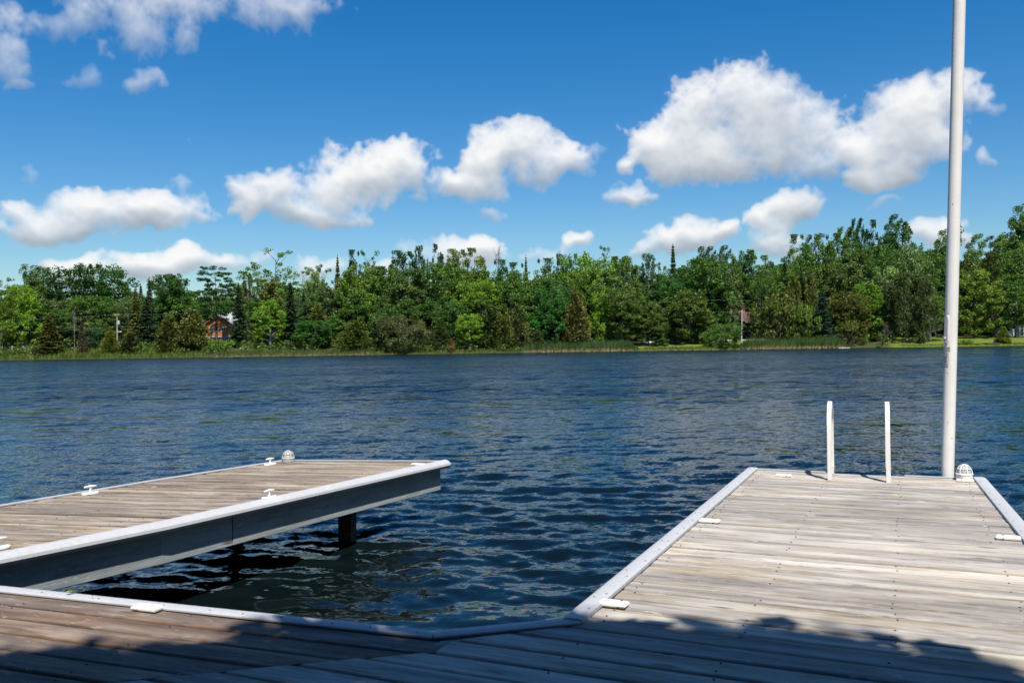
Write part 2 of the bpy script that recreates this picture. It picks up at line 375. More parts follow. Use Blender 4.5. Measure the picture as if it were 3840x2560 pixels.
M['deck_brown'] = wood('brown_boards', (.34, .275, .215), (.245, .125, .045), (.098, .062, .043))
M['fascia'] = wood('fascia_boards', (.33, .35, .345), (.24, .24, .20), (.20, .235, .245), contrast=.6, edge=0.0, drip=True)
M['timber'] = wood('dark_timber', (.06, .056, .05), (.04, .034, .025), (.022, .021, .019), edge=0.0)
def vinyl():
    m, t = new_mat('edge_vinyl'); N = NT(t)
    p = N.n('ShaderNodeTexCoord').outputs['Object']
    c = N.mix(N.ramp(N.noise(p, 34, 5, .7), .35, .65), (.365, .375, .395), (.42, .42, .43))
    c = N.mix(N.math('MULTIPLY', N.ramp(N.noise(p, 60, 3, .6), .62, .74), .6), c, (.25, .25, .25))
    c = N.mix(N.math('MULTIPLY', N.ramp(N.noise(p, 3.0, 4, .6), .55, .75), .35), c, (.55, .55, .54))
    b = N.bsdf(**{'Base Color': c, 'Roughness': .55, 'Specular IOR Level': .35}); N.out(b.outputs[0]); return m
M['vinyl'] = vinyl()
M['white'] = plain('white_plastic', (.72, .72, .70), .35, var=.03, nscale=20)
M['paint'] = plain('white_pole_paint', (.70, .695, .68), .38, var=.05, nscale=6)
M['steel'] = plain('worn_aluminium', (.52, .53, .54), .38, metal=.55, var=.12, nscale=30)
M['grey_plastic'] = plain('grey_plastic', (.42, .43, .45), .5, var=.1, nscale=40)
M['screw'] = plain('dark_screw', (.035, .03, .028), .6)
M['rust'] = plain('rust', (.22, .09, .04), .8, var=.3, nscale=60)
M['cover'] = plain('galvanised_cover', (.50, .49, .48), .5, metal=.2, var=.15, nscale=50)
M['label_white'] = plain('sticker_paper', (.62, .62, .55), .5, var=.03)
M['ink'] = plain('black_print', (.03, .03, .03), .6)
M['ink_blue'] = plain('blue_print', (.02, .05, .26), .6)
M['ink_yellow'] = plain('yellow_print', (.50, .36, .03), .6)
M['bark'] = plain('brown_bark', (.075, .06, .048), .9, var=.45, nscale=4)
M['bark_pale'] = plain('pale_bark', (.20, .185, .165), .85, var=.4, nscale=3)
M['bark_white'] = plain('birch_bark', (.26, .25, .23), .8, var=.35, nscale=2.5)
M['deadwood'] = plain('grey_deadwood', (.125, .11, .098), .9, var=.3, nscale=3)
M['leaf'] = foliage('broad_leaves', .30)
M['needle'] = foliage('needles', .12)
M['reed'] = foliage('reed_blades', .3)
M['pole_wood'] = plain('utility_pole_wood', (.30, .27, .23), .85, var=.25, nscale=2)
M['dark_glass'] = plain('window_glass', (.012, .016, .022), .08)
M['siding'] = plain('orange_siding', (.40, .145, .05), .8, var=.14, nscale=1.2)
M['house_trim'] = plain('dark_red_trim', (.13, .032, .02), .7)
M['tin'] = plain('tin_roof', (.30, .315, .33), .5, metal=.1, var=.10)
M['stone'] = plain('stone_foundation', (.24, .21, .17), .9, var=.35, nscale=1.8)
M['shingle'] = plain('brown_shingles', (.088, .046, .036), .9, var=.25, nscale=2.5)
M['log_wall'] = plain('dark_brown_wall', (.045, .028, .02), .85, var=.25, nscale=1.5)
M['gaz_paint'] = plain('blue_grey_paint', (.30, .35, .38), .6, var=.1)
M['dark_roof'] = plain('dark_roof', (.04, .035, .035), .85, var=.2)
M['tarp'] = plain('grey_tarp', (.24, .24, .25), .6, var=.2, nscale=1.5)
M['van'] = plain('dark_blue_paint', (.015, .028, .055), .3, var=.05)
M['tyre'] = plain('tyre_rubber', (.02, .02, .02), .9)
M['shed_wall'] = plain('pale_shed_wall', (.50, .53, .56), .7, var=.06)
M['fence_wood'] = plain('blue_grey_fence', (.11, .13, .15), .85, var=.2, nscale=1.5)
M['rail_white'] = plain('white_rail_paint', (.55, .54, .52), .6, var=.08)

# ------------------------------------------------------------------ lake
def sm(a): a = np.clip(a, 0, 1); return a * a * (3 - 2 * a)
def shore(x): return 197.4 + .7 * np.sin(x * .047 + 1) + .35 * np.sin(x * .19) + .2 * np.sin(x * .53 + 2)
def ground_z(x, y):
    x = np.asarray(x, float); y = np.asarray(y, float); s = y - shore(x)
    z = np.interp(s, [-6, -.4, .3, 2, 6, 14, 28, 60, 400], [-1.6, -.2, .14, .45, .95, 1.7, 2.15, 2.9, 6])
    z = z + .7 * sm(-x / 50) * sm(s / 8) * (1 - .6 * sm((s - 20) / 20))
    return z + 8.0 * sm((x - 22) / 55) * sm((y - 229) / 22)
def lake():
    ang = np.concatenate([np.linspace(-88, -38, 34)[:-1], np.linspace(-38, 38, 420), np.linspace(38, 88, 34)[1:]]) * math.pi / 180
    rs = [.6]
    while rs[-1] < 420:
        r = rs[-1]; rs.append(r + max(.035, min(r * r / 1500, r * .2)))
    rs = np.array(rs); A, D = np.meshgrid(ang, rs); X = D * np.sin(A); Y = D * np.cos(A)
    step = np.gradient(rs)[:, None] * np.ones_like(A)
    rng = np.random.default_rng(3); Z = np.zeros_like(X)
    for i in range(64):
        lam = .12 * (11.0 ** (rng.random() ** 1.15)); k = 2 * math.pi / lam
        th = R(-97) + rng.normal(0, .52); amp = (.016 if lam > .6 else .028) / k * rng.uniform(.6, 1.3)
        ph = k * (X * math.cos(th) + Y * math.sin(th)) + rng.random() * 6.28
        Z += amp * (np.sin(ph) + .18 * np.cos(2 * ph)) * sm((lam / np.maximum(step, .001) - 2.2) / 2.5)
    calm = 1 - .70 * np.exp(-(((X + .55) / 1.1) ** 2 + ((Y - 4.6) / 1.9) ** 2))     # sheltered between the docks
    gust = 1 + .35 * np.sin(X * .31 + .6 * np.sin(Y * .2)) * np.sin(Y * .23 + X * .05)
    Z *= calm * gust
    n, m = X.shape; idx = np.arange(n * m).reshape(n, m)
    F = np.stack([idx[:-1, :-1], idx[:-1, 1:], idx[1:, 1:], idx[1:, :-1]], -1).reshape(-1, 4)[:, ::-1]
    m_, t = new_mat('lake_surface'); N = NT(t)
    g = N.n('ShaderNodeNewGeometry'); p = g.outputs['Position']
    py = N.n('ShaderNodeSeparateXYZ', {0: p}).outputs[1]
    far = N.ramp(py, 7, 34)
    rot = N.n('ShaderNodeVectorRotate', {'Vector': p, 'Angle': R(-9)}, rotation_type='Z_AXIS').outputs[0]
    # sheltered pocket between the docks
    px = N.n('ShaderNodeSeparateXYZ', {0: p}).outputs[0]
    r2 = N.math('ADD', N.math('POWER', N.math('MULTIPLY', N.math('ADD', px, .85), .62), 2.0), N.math('POWER', N.math('MULTIPLY', N.math('SUBTRACT', py, 5.0), .52), 2.0))
    chop = N.math('SUBTRACT', 1.0, N.math('MULTIPLY', N.math('EXPONENT', N.math('MULTIPLY', r2, -1.0)), .72))
    def slope(sc3, amt, detail=2, off=(0, 0, 0)):
        c = N.noise(N.vmath('ADD', rot, off), 1.0, detail, .55, sc3, 'Color')
        return N.vmath('MULTIPLY', N.vmath('SUBTRACT', c, (.5, .5, .5)), (amt * .7, amt, 0))
    n1 = slope((8, 15, 1), .42)
    n2 = slope((26, 44, 1), .24, 1, (3, 7, 0))
    n3 = slope((1.5, 3.6, 1), 1.25, 4, (11, 2, 0))
    n4 = slope((.30, .95, 1), .75, 3, (5, 31, 0))
    gustn = N.ramp(N.noise(rot, 1.0, 3, .55, (.035, .11, 1)), .32, .68, .6, 1.3)
    fs = N.n('ShaderNodeVectorMath', {0: N.vmath('ADD', n3, n4), 'Scale': N.math('MULTIPLY', far, gustn)}, operation='SCALE').outputs[0]
    tilt = N.n('ShaderNodeVectorMath', {0: (0.0, -.125, 0.0), 'Scale': N.ramp(py, 6, 36)}, operation='SCALE').outputs[0]      # lean added to the normals so distant water mirrors higher, bluer sky
    ripple = N.n('ShaderNodeVectorMath', {0: N.vmath('ADD', n1, n2), 'Scale': chop}, operation='SCALE').outputs[0]
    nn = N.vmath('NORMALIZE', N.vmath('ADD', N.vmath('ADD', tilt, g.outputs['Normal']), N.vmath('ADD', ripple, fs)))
    b = N.bsdf(**{'Base Color': (.0025, .0055, .006, 1), 'Specular IOR Level': .38, 'Roughness': .045, 'IOR': 1.333, 'Normal': nn})
    N.out(b.outputs[0])
    o = obj('lake', np.stack([X, Y, Z], -1).reshape(-1, 3), F, m_, smooth=True)
    return tag(o, 'wind-rippled dark blue lake between the docks and the wooded shore', kind='structure')
lake()

# ------------------------------------------------------------------ ground on both shores
def grass_ground(name, c1, c2, c3, floor=None):
    m, t = new_mat(name); N = NT(t); p = N.n('ShaderNodeNewGeometry').outputs['Position']
    c = N.mix(N.ramp(N.noise(p, .35, 5, .6), .35, .65), c1, c2)
    c = N.mix(N.ramp(N.noise(p, 2.2, 4, .7), .45, .75), c, c3)
    if floor:                                              # mown lawns lie only beside the gazebo and at the right; elsewhere rough forest floor
        xyz = N.n('ShaderNodeSeparateXYZ', {0: p}); x = N.math('ADD', xyz.outputs[0], N.ramp(N.noise(p, .3, 3), 0, 1, -2.5, 2.5)); y = xyz.outputs[1]
        a = N.math('MULTIPLY', N.ramp(x, 26, 28), N.ramp(x, 62, 60)); a = N.math('MULTIPLY', a, N.ramp(y, 218, 215))
        b = N.math('MULTIPLY', N.ramp(x, 81, 84), N.ramp(y, 232, 229))
        c = N.mix(N.math('MAXIMUM', a, b), floor, c)
    b = N.bsdf(**{'Base Color': c, 'Roughness': .95, 'Specular IOR Level': .1})
    N.put(b.inputs['Normal'], N.n('ShaderNodeBump', {'Strength': .6, 'Distance': .2, 'Height': N.noise(p, 3, 4)}).outputs[0])
    N.out(b.outputs[0]); return m
def sheet(name, xs, ys, zf, mat, label):
    X, Y = np.meshgrid(xs, ys); Z = zf(X, Y); n, m = X.shape; idx = np.arange(n * m).reshape(n, m)
    F = np.stack([idx[:-1, :-1], idx[:-1, 1:], idx[1:, 1:], idx[1:, :-1]], -1).reshape(-1, 4)
    return tag(obj(name, np.stack([X, Y, Z], -1).reshape(-1, 3), F, mat, smooth=True), label, kind='structure')
M['lawn'] = grass_ground('lawn_grass', (.095, .135, .02), (.13, .165, .03), (.075, .115, .018), (.045, .055, .022))
M['bank'] = grass_ground('near_bank_grass', (.05, .075, .02), (.08, .10, .03), (.06, .05, .03))
sheet('ground', np.concatenate([np.linspace(-1500, -200, 14)[:-1], np.linspace(-200, 200, 260), np.linspace(200, 1500, 14)[1:]]),
      np.concatenate([np.linspace(190, 262, 90), np.linspace(262, 1500, 20)[1:]]), ground_z, M['lawn'], 'grassy bank and forest floor of the far shore')
sheet('near_ground', np.linspace(-70, 70, 60), np.linspace(-70, 1.6, 40),
      lambda X, Y: np.interp(Y, [-70, -20, -4, -.8, 1.6], [5, 2.4, .9, .22, -.7]) + .08 * np.sin(X * .7 + Y), M['bank'], 'grassy near bank where the docks begin')

# ------------------------------------------------------------------ docks
ZD = .55
BW, GAP = .140, .0052
def clip_line(poly, p0, d):
    """parameter interval of the line p0 + s d inside a simple polygon"""
    hits = []
    for i in range(len(poly)):
        a = poly[i]; b = poly[(i + 1) % len(poly)]
        ex, ey = b[0] - a[0], b[1] - a[1]; den = d[0] * ey - d[1] * ex
        if abs(den) < 1e-9: continue
        s = ((a[0] - p0[0]) * ey - (a[1] - p0[1]) * ex) / den
        t = ((a[0] - p0[0]) * d[1] - (a[1] - p0[1]) * d[0]) / den
        if -1e-9 <= t <= 1 + 1e-9: hits.append(s)
    return (min(hits), max(hits)) if len(hits) > 1 else None
def planks(root, poly, ang, mat, tints, seed, joints, zd=ZD, thick=.038):
    """lays boards at angle ang over polygon poly, cut to its outline, each board a part; returns screw positions"""
    rng = random.Random(seed); d = (math.cos(R(ang)), math.sin(R(ang))); n = (-d[1], d[0])
    hs = [p[0] * n[0] + p[1] * n[1] for p in poly]; h = max(hs); lo = min(hs); screws = []
    prof = [(0, -thick), (0, -.011), (.0035, -.004), (.011, -.0008), (.5, 0), (-.011, -.0008), (-.0035, -.004), (0.0, -.011), (0.0, -thick)]
    while h - BW > lo:
        w = BW + rng.uniform(-.003, .002); top = h; h -= w + GAP + rng.uniform(-.003, .004)
        vs_ = [0, 0, .0035, .011, w / 2, w - .011, w - .0035, w, w]
        iv = [clip_line(poly, (n[0] * (top - v), n[1] * (top - v)), d) for v in vs_]
        if any(i is None for i in iv): 
            good = [i for i in iv if i]
            if len(good) < 5: continue
            iv = [i or good[0] for i in iv]
        s0 = [i[0] + .004 for i in iv]; s1 = [i[1] - .004 for i in iv]
        if max(b - a for a, b in zip(s0, s1)) < .06: continue
        s1 = [max(b, a + .01) for a, b in zip(s0, s1)]
        cs = (min(s0) + max(s1)) / 2; ch = top - w / 2; dz = rng.uniform(-.0025, .002); tw = rng.uniform(-.012, .012)
        V = []
        for S in (s0, s1):
            for k, v in enumerate(vs_):
                V.append((S[k] - cs, w / 2 - v, prof[k][1] + tw * (w / 2 - v)))
        F = [[k, k + 1, 10 + k, 9 + k] for k in range(8)] + [[8, 0, 9, 17]] + [list(range(9))[::-1], list(range(9, 18))]
        o = obj('plank', V, F, mat, root)
        L = root.location
        o.location = (d[0] * cs + n[0] * ch - L.x, d[1] * cs + n[1] * ch - L.y, zd + dz - L.z)
        o.rotation_euler = (0, 0, R(ang + rng.uniform(-.12, .12)))
        a, b = rng.choice(tints), rng.choice(tints); f = rng.random()
        o.color = tuple(a[i] * f + b[i] * (1 - f) for i in range(3)) + (1,)
        for (ja, jb) in joints:                                     # joist lines the boards are screwed to
            ex, ey = jb[0] - ja[0], jb[1] - ja[1]
            for v in (.03, w - .03):
                p0 = (n[0] * (top - v), n[1] * (top - v)); den = d[0] * ey - d[1] * ex
                if abs(den) < 1e-6: continue
                s = ((ja[0] - p0[0]) * ey - (ja[1] - p0[1]) * ex) / den
                if min(s0) + .03 < s < max(s1) - .03 and rng.random() < .6:
                    s += rng.uniform(-.012, .012); screws.append((p0[0] + d[0] * s, p0[1] + d[1] * s, zd + dz + .0012))
    return screws
def screw_part(root, pts):
    m = MB()
    for x, y, z in pts:
        r = .0040
        V = [(x + r * math.cos(a * math.pi / 3), y + r * math.sin(a * math.pi / 3), z + .0012) for a in range(6)] + [(x + r * 1.2 * math.cos(a * math.pi / 3), y + r * 1.2 * math.sin(a * math.pi / 3), z - .003) for a in range(6)]
        m.add(V, [[0, 1, 2, 3, 4, 5]] + [[i, i + 6, (i + 1) % 6 + 6, (i + 1) % 6] for i in range(6)])
    o = m.build('screw_heads', M['screw'], root); o['kind'] = 'stuff'; return o
def edging_screws(path, inset, z, step=.21, seed=1):
    rng = random.Random(seed); out = []
    for a, b in zip(path, path[1:]):
        L = math.dist(a, b); dx, dy = (b[0] - a[0]) / L, (b[1] - a[1]) / L; s = .07
        while s < L - .04:
            out.append((a[0] + dx * s + dy * inset, a[1] + dy * s - dx * inset, z)); s += step * rng.uniform(.6, 1.5)
    return out
def lerp(a, b, t): return tuple(a[i] + (b[i] - a[i]) * t for i in range(len(a)))
def board_between(root, name, a, b, z0, z1, th, mat, tint):
    """a straight fascia board standing on edge between plan points a and b"""
    L = math.dist(a, b); an = math.atan2(b[1] - a[1], b[0] - a[0])
    m = MB().box((0, 0, 0), (L, th, z1 - z0), 0, .004); o = m.build(name, mat, None); o.parent = root
    o.location = ((a[0] + b[0]) / 2 - root.location.x, (a[1] + b[1]) / 2 - root.location.y, (z0 + z1) / 2 - root.location.z)
    o.rotation_euler = (0, 0, an); o.color = (*tint, 1); return o
def post(root, x, y, r, z0, z1, mat):
    o = MB().tube([(0, 0, z0 - z1), (0, 0, 0)], r, 10).build('post', mat, None, True); o.parent = root
    o.location = (x - root.location.x, y - root.location.y, z1 - root.location.z); o.color = (.08, .07, .06, 1)
TRIM = [(-.002, .002), (-.002, .016), (.008, .020), (.060, .020), (.078, .015), (.088, .004), (.090, -.010), (.080, -.012), (.078, -.003), (.062, .002)]

# right dock with the planked strip it grows out of
A0 = (2.020, 7.584); A1 = (3.467, 6.898); A2 = (.249, 3.470); A3 = (-.305, 3.321)
right = wthing('dock', (1.6, 4.6, ZD), 'bleached pale plank dock carrying the ladder and tall flagpole', 'dock', 'plank docks of the landing')
poly_r = [A0, A1, (.43, -1.0), (-3.6, -1.0), (-3.6, 2.345), (-.12, 3.238), (-.26, 3.30), A2]
tints_pale = [(.43, .395, .35), (.385, .35, .31), (.46, .43, .385), (.41, .365, .285), (.34, .31, .29)]
jr = [(lerp(A0, A1, f), (lerp(A0, A1, f)[0] - 1.771 * 2.6, lerp(A0, A1, f)[1] - 4.114 * 2.6)) for f in (.035, .36, .68, .965)]
screw_part(right, planks(right, poly_r, -25.0, M['deck_pale'], tints_pale, 21, jr))
def trim_strip(root, path, prof=TRIM, name='edge_trim', z=ZD):
    return MB().sweep([(p[0], p[1], z) for p in path], prof).build(name, M['vinyl'], root, True)
trim_strip(right, [A0, A2])                          # left side
screw_part(right, edging_screws([A0, A2], .018, ZD + .0205, seed=2) + edging_screws([(.47, -1.0), (1.70, 2.3), A1], .018, ZD + .0205, seed=3) + edging_screws([A0, A2], .052, ZD + .0205, .8, seed=6))
trim_strip(right, [(.47, -1.0), (1.70, 2.3), A1])    # right side
THIN = [(-.018, .003), (-.018, .009), (.010, .010), (.014, .006), (.014, -.03), (.008, -.03), (.008, .003)]
endA = lerp(A0, A1, .335); endB = lerp(A0, A1, .70)
trim_strip(right, [A1, endB], THIN); trim_strip(right, [endA, A0], THIN)
board_between(right, 'fascia_board', lerp(A0, A2, -.003), A2, ZD - .24, ZD - .04, .038, M['fascia'], (.20, .20, .17))
board_between(right, 'fascia_board', A1, (.43, -1.0), ZD - .24, ZD - .04, .038, M['fascia'], (.20, .20, .17))
board_between(right, 'fascia_board', lerp(A0, A1, .02), lerp(A0, A1, .98), ZD - .24, ZD - .04, .038, M['fascia'], (.18, .18, .15))
for f in (.3, .7):
    a = lerp(A0, A1, f); b = (a[0] - 3.0, a[1] - 6.9)
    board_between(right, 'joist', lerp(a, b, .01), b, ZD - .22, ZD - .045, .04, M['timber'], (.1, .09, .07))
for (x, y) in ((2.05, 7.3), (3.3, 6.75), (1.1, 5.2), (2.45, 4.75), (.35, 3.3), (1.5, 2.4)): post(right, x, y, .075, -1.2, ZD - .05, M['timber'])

# walkway on the left, its boards butting on the slanting seam
walk = wthing('walkway', (-2.2, 3.2, ZD), 'brown plank walkway with white edging in the left foreground', 'walkway')
poly_w = [(-5.5, 5.235), A3, (-.12, 3.232), (-3.6, 2.338), (-5.5, 1.85)]
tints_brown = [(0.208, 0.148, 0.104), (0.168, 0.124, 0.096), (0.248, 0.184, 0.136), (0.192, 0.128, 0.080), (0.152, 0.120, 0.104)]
jw = [((-2.0, 4.2), (-2.5, 2.2)), ((-1.2, 4.0), (-1.7, 2.2)), ((-3.0, 4.5), (-3.5, 2.2))]
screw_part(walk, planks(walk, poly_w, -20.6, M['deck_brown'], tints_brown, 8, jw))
TRIM2 = [(-.004, .002), (-.004, .008), (.006, .012), (.055, .013), (.070, .008), (.074, -.002), (.070, -.03), (.060, -.03), (.060, .002)]
trim_strip(walk, [A3, (-5.5, 5.235)], TRIM2)
screw_part(walk, edging_screws([A3, (-5.5, 5.235)], .022, ZD + .0128, .24, 4))
trim_strip(right, [A2, (A3[0] + .006, A3[1] + .002)], TRIM2)
board_between(walk, 'fascia_board', (-5.5, 5.20), (A3[0] - .01, A3[1]), ZD - .26, ZD - .04, .038, M['fascia'], (.15, .14, .12))
board_between(right, 'fascia_board', (A3[0] + .02, A3[1] - .005), (A2[0] - .02, A2[1] - .02), ZD - .26, ZD - .04, .038, M['fascia'], (.15, .14, .12))
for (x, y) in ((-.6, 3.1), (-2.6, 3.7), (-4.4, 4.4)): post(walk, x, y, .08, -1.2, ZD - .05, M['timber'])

# left finger dock
L0 = (-2.148, 8.640); L1 = (-.667, 8.430)
left = wthing('dock', (-2.2, 6.5, ZD), 'tan plank finger dock with a rounded grey bumper rail over its shaded side', 'dock', 'plank docks of the landing')
near_side = [L1, (-2.181, 5.630), (-2.98, 4.42)]
poly_l = [L0] + near_side + [(-4.40, 4.93), (-3.540, 6.299), (-2.894, 7.45)]
tints_tan = [(.325, .265, .20), (.29, .235, .185), (.36, .31, .25), (.32, .24, .155), (.265, .22, .185)]
jl = [((-1.95, 8.5), (-4.2, 4.7)), ((-1.45, 8.4), (-3.6, 4.7)), ((-.95, 8.3), (-3.05, 4.6))]
screw_part(left, planks(left, poly_l, -12.5, M['deck_tan'], tints_tan, 4, jl))
BUMPER = [(-.012, .002), (-.012, .010), (.012, .016), (.034, .014), (.054, .004), (.076, -.014), (.080, -.032), (.072, -.048), (.056, -.056), (.022, -.056), (.022, .001)]
trim_strip(left, ([(L1[0] + .018, L1[1] + .035)] + near_side)[::-1], BUMPER, 'bumper_rail')
LSIDE = [(-.004, .002), (-.004, .010), (.030, .012), (.044, .006), (.046, -.02), (.036, -.02), (.034, .002)]
trim_strip(left, [(-4.40, 4.93), (-3.540, 6.299), (-2.894, 7.45), L0], [(-a, b) for a, b in LSIDE][::-1])
trim_strip(left, [L0, (L1[0] - .01, L1[1])], [(-a, b) for a, b in THIN][::-1])
def off(p, q, r, dist):
    dx, dy = q[0] - p[0], q[1] - p[1]; l = math.hypot(dx, dy); return (r[0] + dy / l * dist, r[1] - dx / l * dist)
def beside(a, b, dist):
    dx, dy = b[0] - a[0], b[1] - a[1]; l = math.hypot(dx, dy); return [(p[0] - dy / l * dist, p[1] + dx / l * dist) for p in (a, b)]
J_ = lerp(L1, near_side[1], .815)
for a, b, t_ in ((lerp(L1, J_, .012), lerp(L1, J_, .998), (.30, .335, .33)), (lerp(L1, J_, 1.002), near_side[1], (.28, .325, .315)), (near_side[1], near_side[2], (.29, .325, .315))):
    a, b = beside(a, b, -.012); board_between(left, 'fascia_board', a, b, ZD - .255, ZD - .056, .038, M['fascia'], t_)
board_between(left, 'end_board', (L0[0] + .04, L0[1] - .035), (L1[0] - .06, L1[1] - .04), ZD - .25, ZD - .045, .036, M['fascia'], (.16, .17, .14))
board_between(left, 'fascia_board', (-4.36, 4.95), (-3.53, 6.28), ZD - .25, ZD - .045, .036, M['fascia'], (.16, .17, .14))
board_between(left, 'fascia_board', (-3.52, 6.30), (L0[0] - .02, L0[1] - .03), ZD - .25, ZD - .045, .036, M['fascia'], (.16, .17, .14))
for f in (.33, .66):
    a = lerp(L0, L1, f); board_between(left, 'joist', (a[0] - .03, a[1] - .06), (a[0] - 2.25, a[1] - 3.9), ZD - .23, ZD - .042, .04, M['timber'], (.1, .09, .07))
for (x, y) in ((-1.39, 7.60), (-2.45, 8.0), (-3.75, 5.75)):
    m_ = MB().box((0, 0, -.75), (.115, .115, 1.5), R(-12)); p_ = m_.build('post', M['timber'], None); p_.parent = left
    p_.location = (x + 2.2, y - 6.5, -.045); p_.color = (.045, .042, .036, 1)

# ------------------------------------------------------------------ cleats
def flat_cleat():
    """folding cleat lying shut: body with a screw recess and the folded horn"""
    r = empty('cleat'); m = MB()
    m.box((-.014, 0, .010), (.082, .056, .020), 0, .006); m.build('base', M['white'], r, True)
    MB().box((.046, 0, .010), (.034, .058, .020), 0, .008).build('horn', M['white'], r, True)
    MB().lathe([(.0001, .0205), (.011, .0205), (.013, .0195)], (-.020, 0, 0), 12).build('screw_recess', M['grey_plastic'], r)
    return r
def raised_cleat():
    """folding cleat standing open: oval slotted base, stem and crossbar"""
    r = empty('cleat'); m = MB(); V = []; F = []; n = 20
    for (sc_, z) in ((1, 0), (1, .010), (.88, .016)):
        for k in range(n):
            a = 2 * math.pi * k / n; c, s = math.cos(a), math.sin(a)
            V.append((.068 * sc_ * math.copysign(abs(c) ** .7, c), .028 * sc_ * math.copysign(abs(s) ** .8, s), z))
    for l in range(2):
        for k in range(n): F.append([l * n + k, l * n + (k + 1) % n, (l + 1) * n + (k + 1) % n, (l + 1) * n + k])
    F.append(list(range(2 * n, 3 * n))); F.append(list(range(n))[::-1]); m.add(V, F); m.build('base', M['white'], r, True)
    MB().box((-.030, 0, .0166), (.040, .020, .002), 0).build('slot', M['grey_plastic'], r)
    MB().tube([(0, 0, .012), (0, 0, .03), (0, 0, .052)], [.011, .008, .009], 10).build('stem', M['white'], r, True)
    MB().tube([(-.052, 0, .053), (-.046, 0, .055), (-.02, 0, .056), (0, 0, .057), (.02, 0, .056), (.046, 0, .055), (.052, 0, .053)], [.003, .006, .009, .0105, .009, .006, .003], 10).build('crossbar', M['white'], r, True)
    return r
fc = flat_cleat(); rc = raised_cleat()
def place(proto, first, x, y, rz, label, group, z=ZD + .002):
    o = proto if first else copy_tree(proto)
    o.location = (x, y, z); o.rotation_euler = (0, 0, rz); tag(o, label, 'cleat', group); return o
GF, GR = 'folded white dock cleats', 'raised white horn cleats'
place(fc, True, 2.112, 7.175, R(-25), 'folded white cleat at the far left corner of the bleached dock', GF)
place(fc, False, 1.145, 5.390, R(-25), 'folded white cleat halfway along the white left edging of the bleached dock', GF)
place(fc, False, .392, 3.702, R(-25), 'folded white cleat by the shadow edge, nearest on the bleached dock', GF)
place(fc, False, 2.600, 4.815, R(155), 'folded white cleat on the right edging of the bleached dock', GF)
place(fc, False, 3.345, 6.775, R(155), 'folded white cleat just in front of the white-caged dock lamp', GF)
place(fc, False, -1.500, 3.735, R(159), 'folded white cleat on the brown walkway beside its edging', GF).scale = (1.05, 1.0, 1.0)
place(fc, False, -.850, 8.155, R(150), 'folded white cleat at the far corner of the tan finger dock', GF)
place(rc, True, -3.150, 6.800, R(59), 'raised white cleat midway on the lakeward edge of the tan finger dock', GR)
place(rc, False, -2.225, 8.355, R(59), 'raised white cleat beside the grey dome lamp', GR)
place(rc, False, -1.735, 6.480, R(60), 'raised white cleat beside the grey bumper rail', GR)
place(rc, False, -2.790, 4.935, R(58), 'raised white cleat cut by the left edge of the view', GR)

# ------------------------------------------------------------------ dock lamps
def glass_mat():
    m, t = new_mat('frosted_lamp_glass'); N = NT(t)
    b = N.bsdf(**{'Base Color': (.62, .62, .60, 1), 'Roughness': .18, 'Transmission Weight': .45, 'IOR': 1.3}); N.out(b.outputs[0]); return m
M['lamp_glass'] = glass_mat()
def dock_lamp(loc, body, label, base_h, rz):
    r = empty('dock_lamp', loc, label, 'lamp', 'caged dock lamps', rz)
    MB().lathe([(.056, 0), (.058, .004), (.057, base_h - .006), (.060, base_h - .004), (.061, base_h + .004), (.054, base_h + .007), (.044, base_h + .008)], sides=28).build('base', body, r, True)
    dome = [(.048 * math.cos(a), base_h + .008 + .060 * math.sin(a)) for a in np.linspace(0, 1.5, 9)]
    MB().lathe(dome, sides=24).build('glass_dome', M['lamp_glass'], r, True)
    MB().lathe([(.012, base_h), (.020, base_h + .012), (.021, base_h + .03), (.012, base_h + .043), (.002, base_h + .046)], sides=12).build('bulb', M['white'], r, True)
    cg = MB()
    for k in range(3):
        a = k * math.pi / 3 + .3
        cg.tube([(.0535 * math.cos(t) * math.cos(a), .0535 * math.cos(t) * math.sin(a), base_h + .006 + .066 * math.sin(t)) for t in np.linspace(0, math.pi, 15)], .0036, 6)
    cg.tube([(.046 * math.cos(t), .046 * math.sin(t), base_h + .041) for t in np.linspace(0, 2 * math.pi, 25)], .0030, 6)
    cg.build('cage', body, r, True)
    return r
dock_lamp((3.382, 6.868, ZD + .002), M['white'], 'white caged dome lamp at the foot of the near flagpole', .044, .2)
dock_lamp((-2.110, 8.560, ZD + .002), M['grey_plastic'], 'grey caged dome lamp on the corner of the tan finger dock', .034, .9)

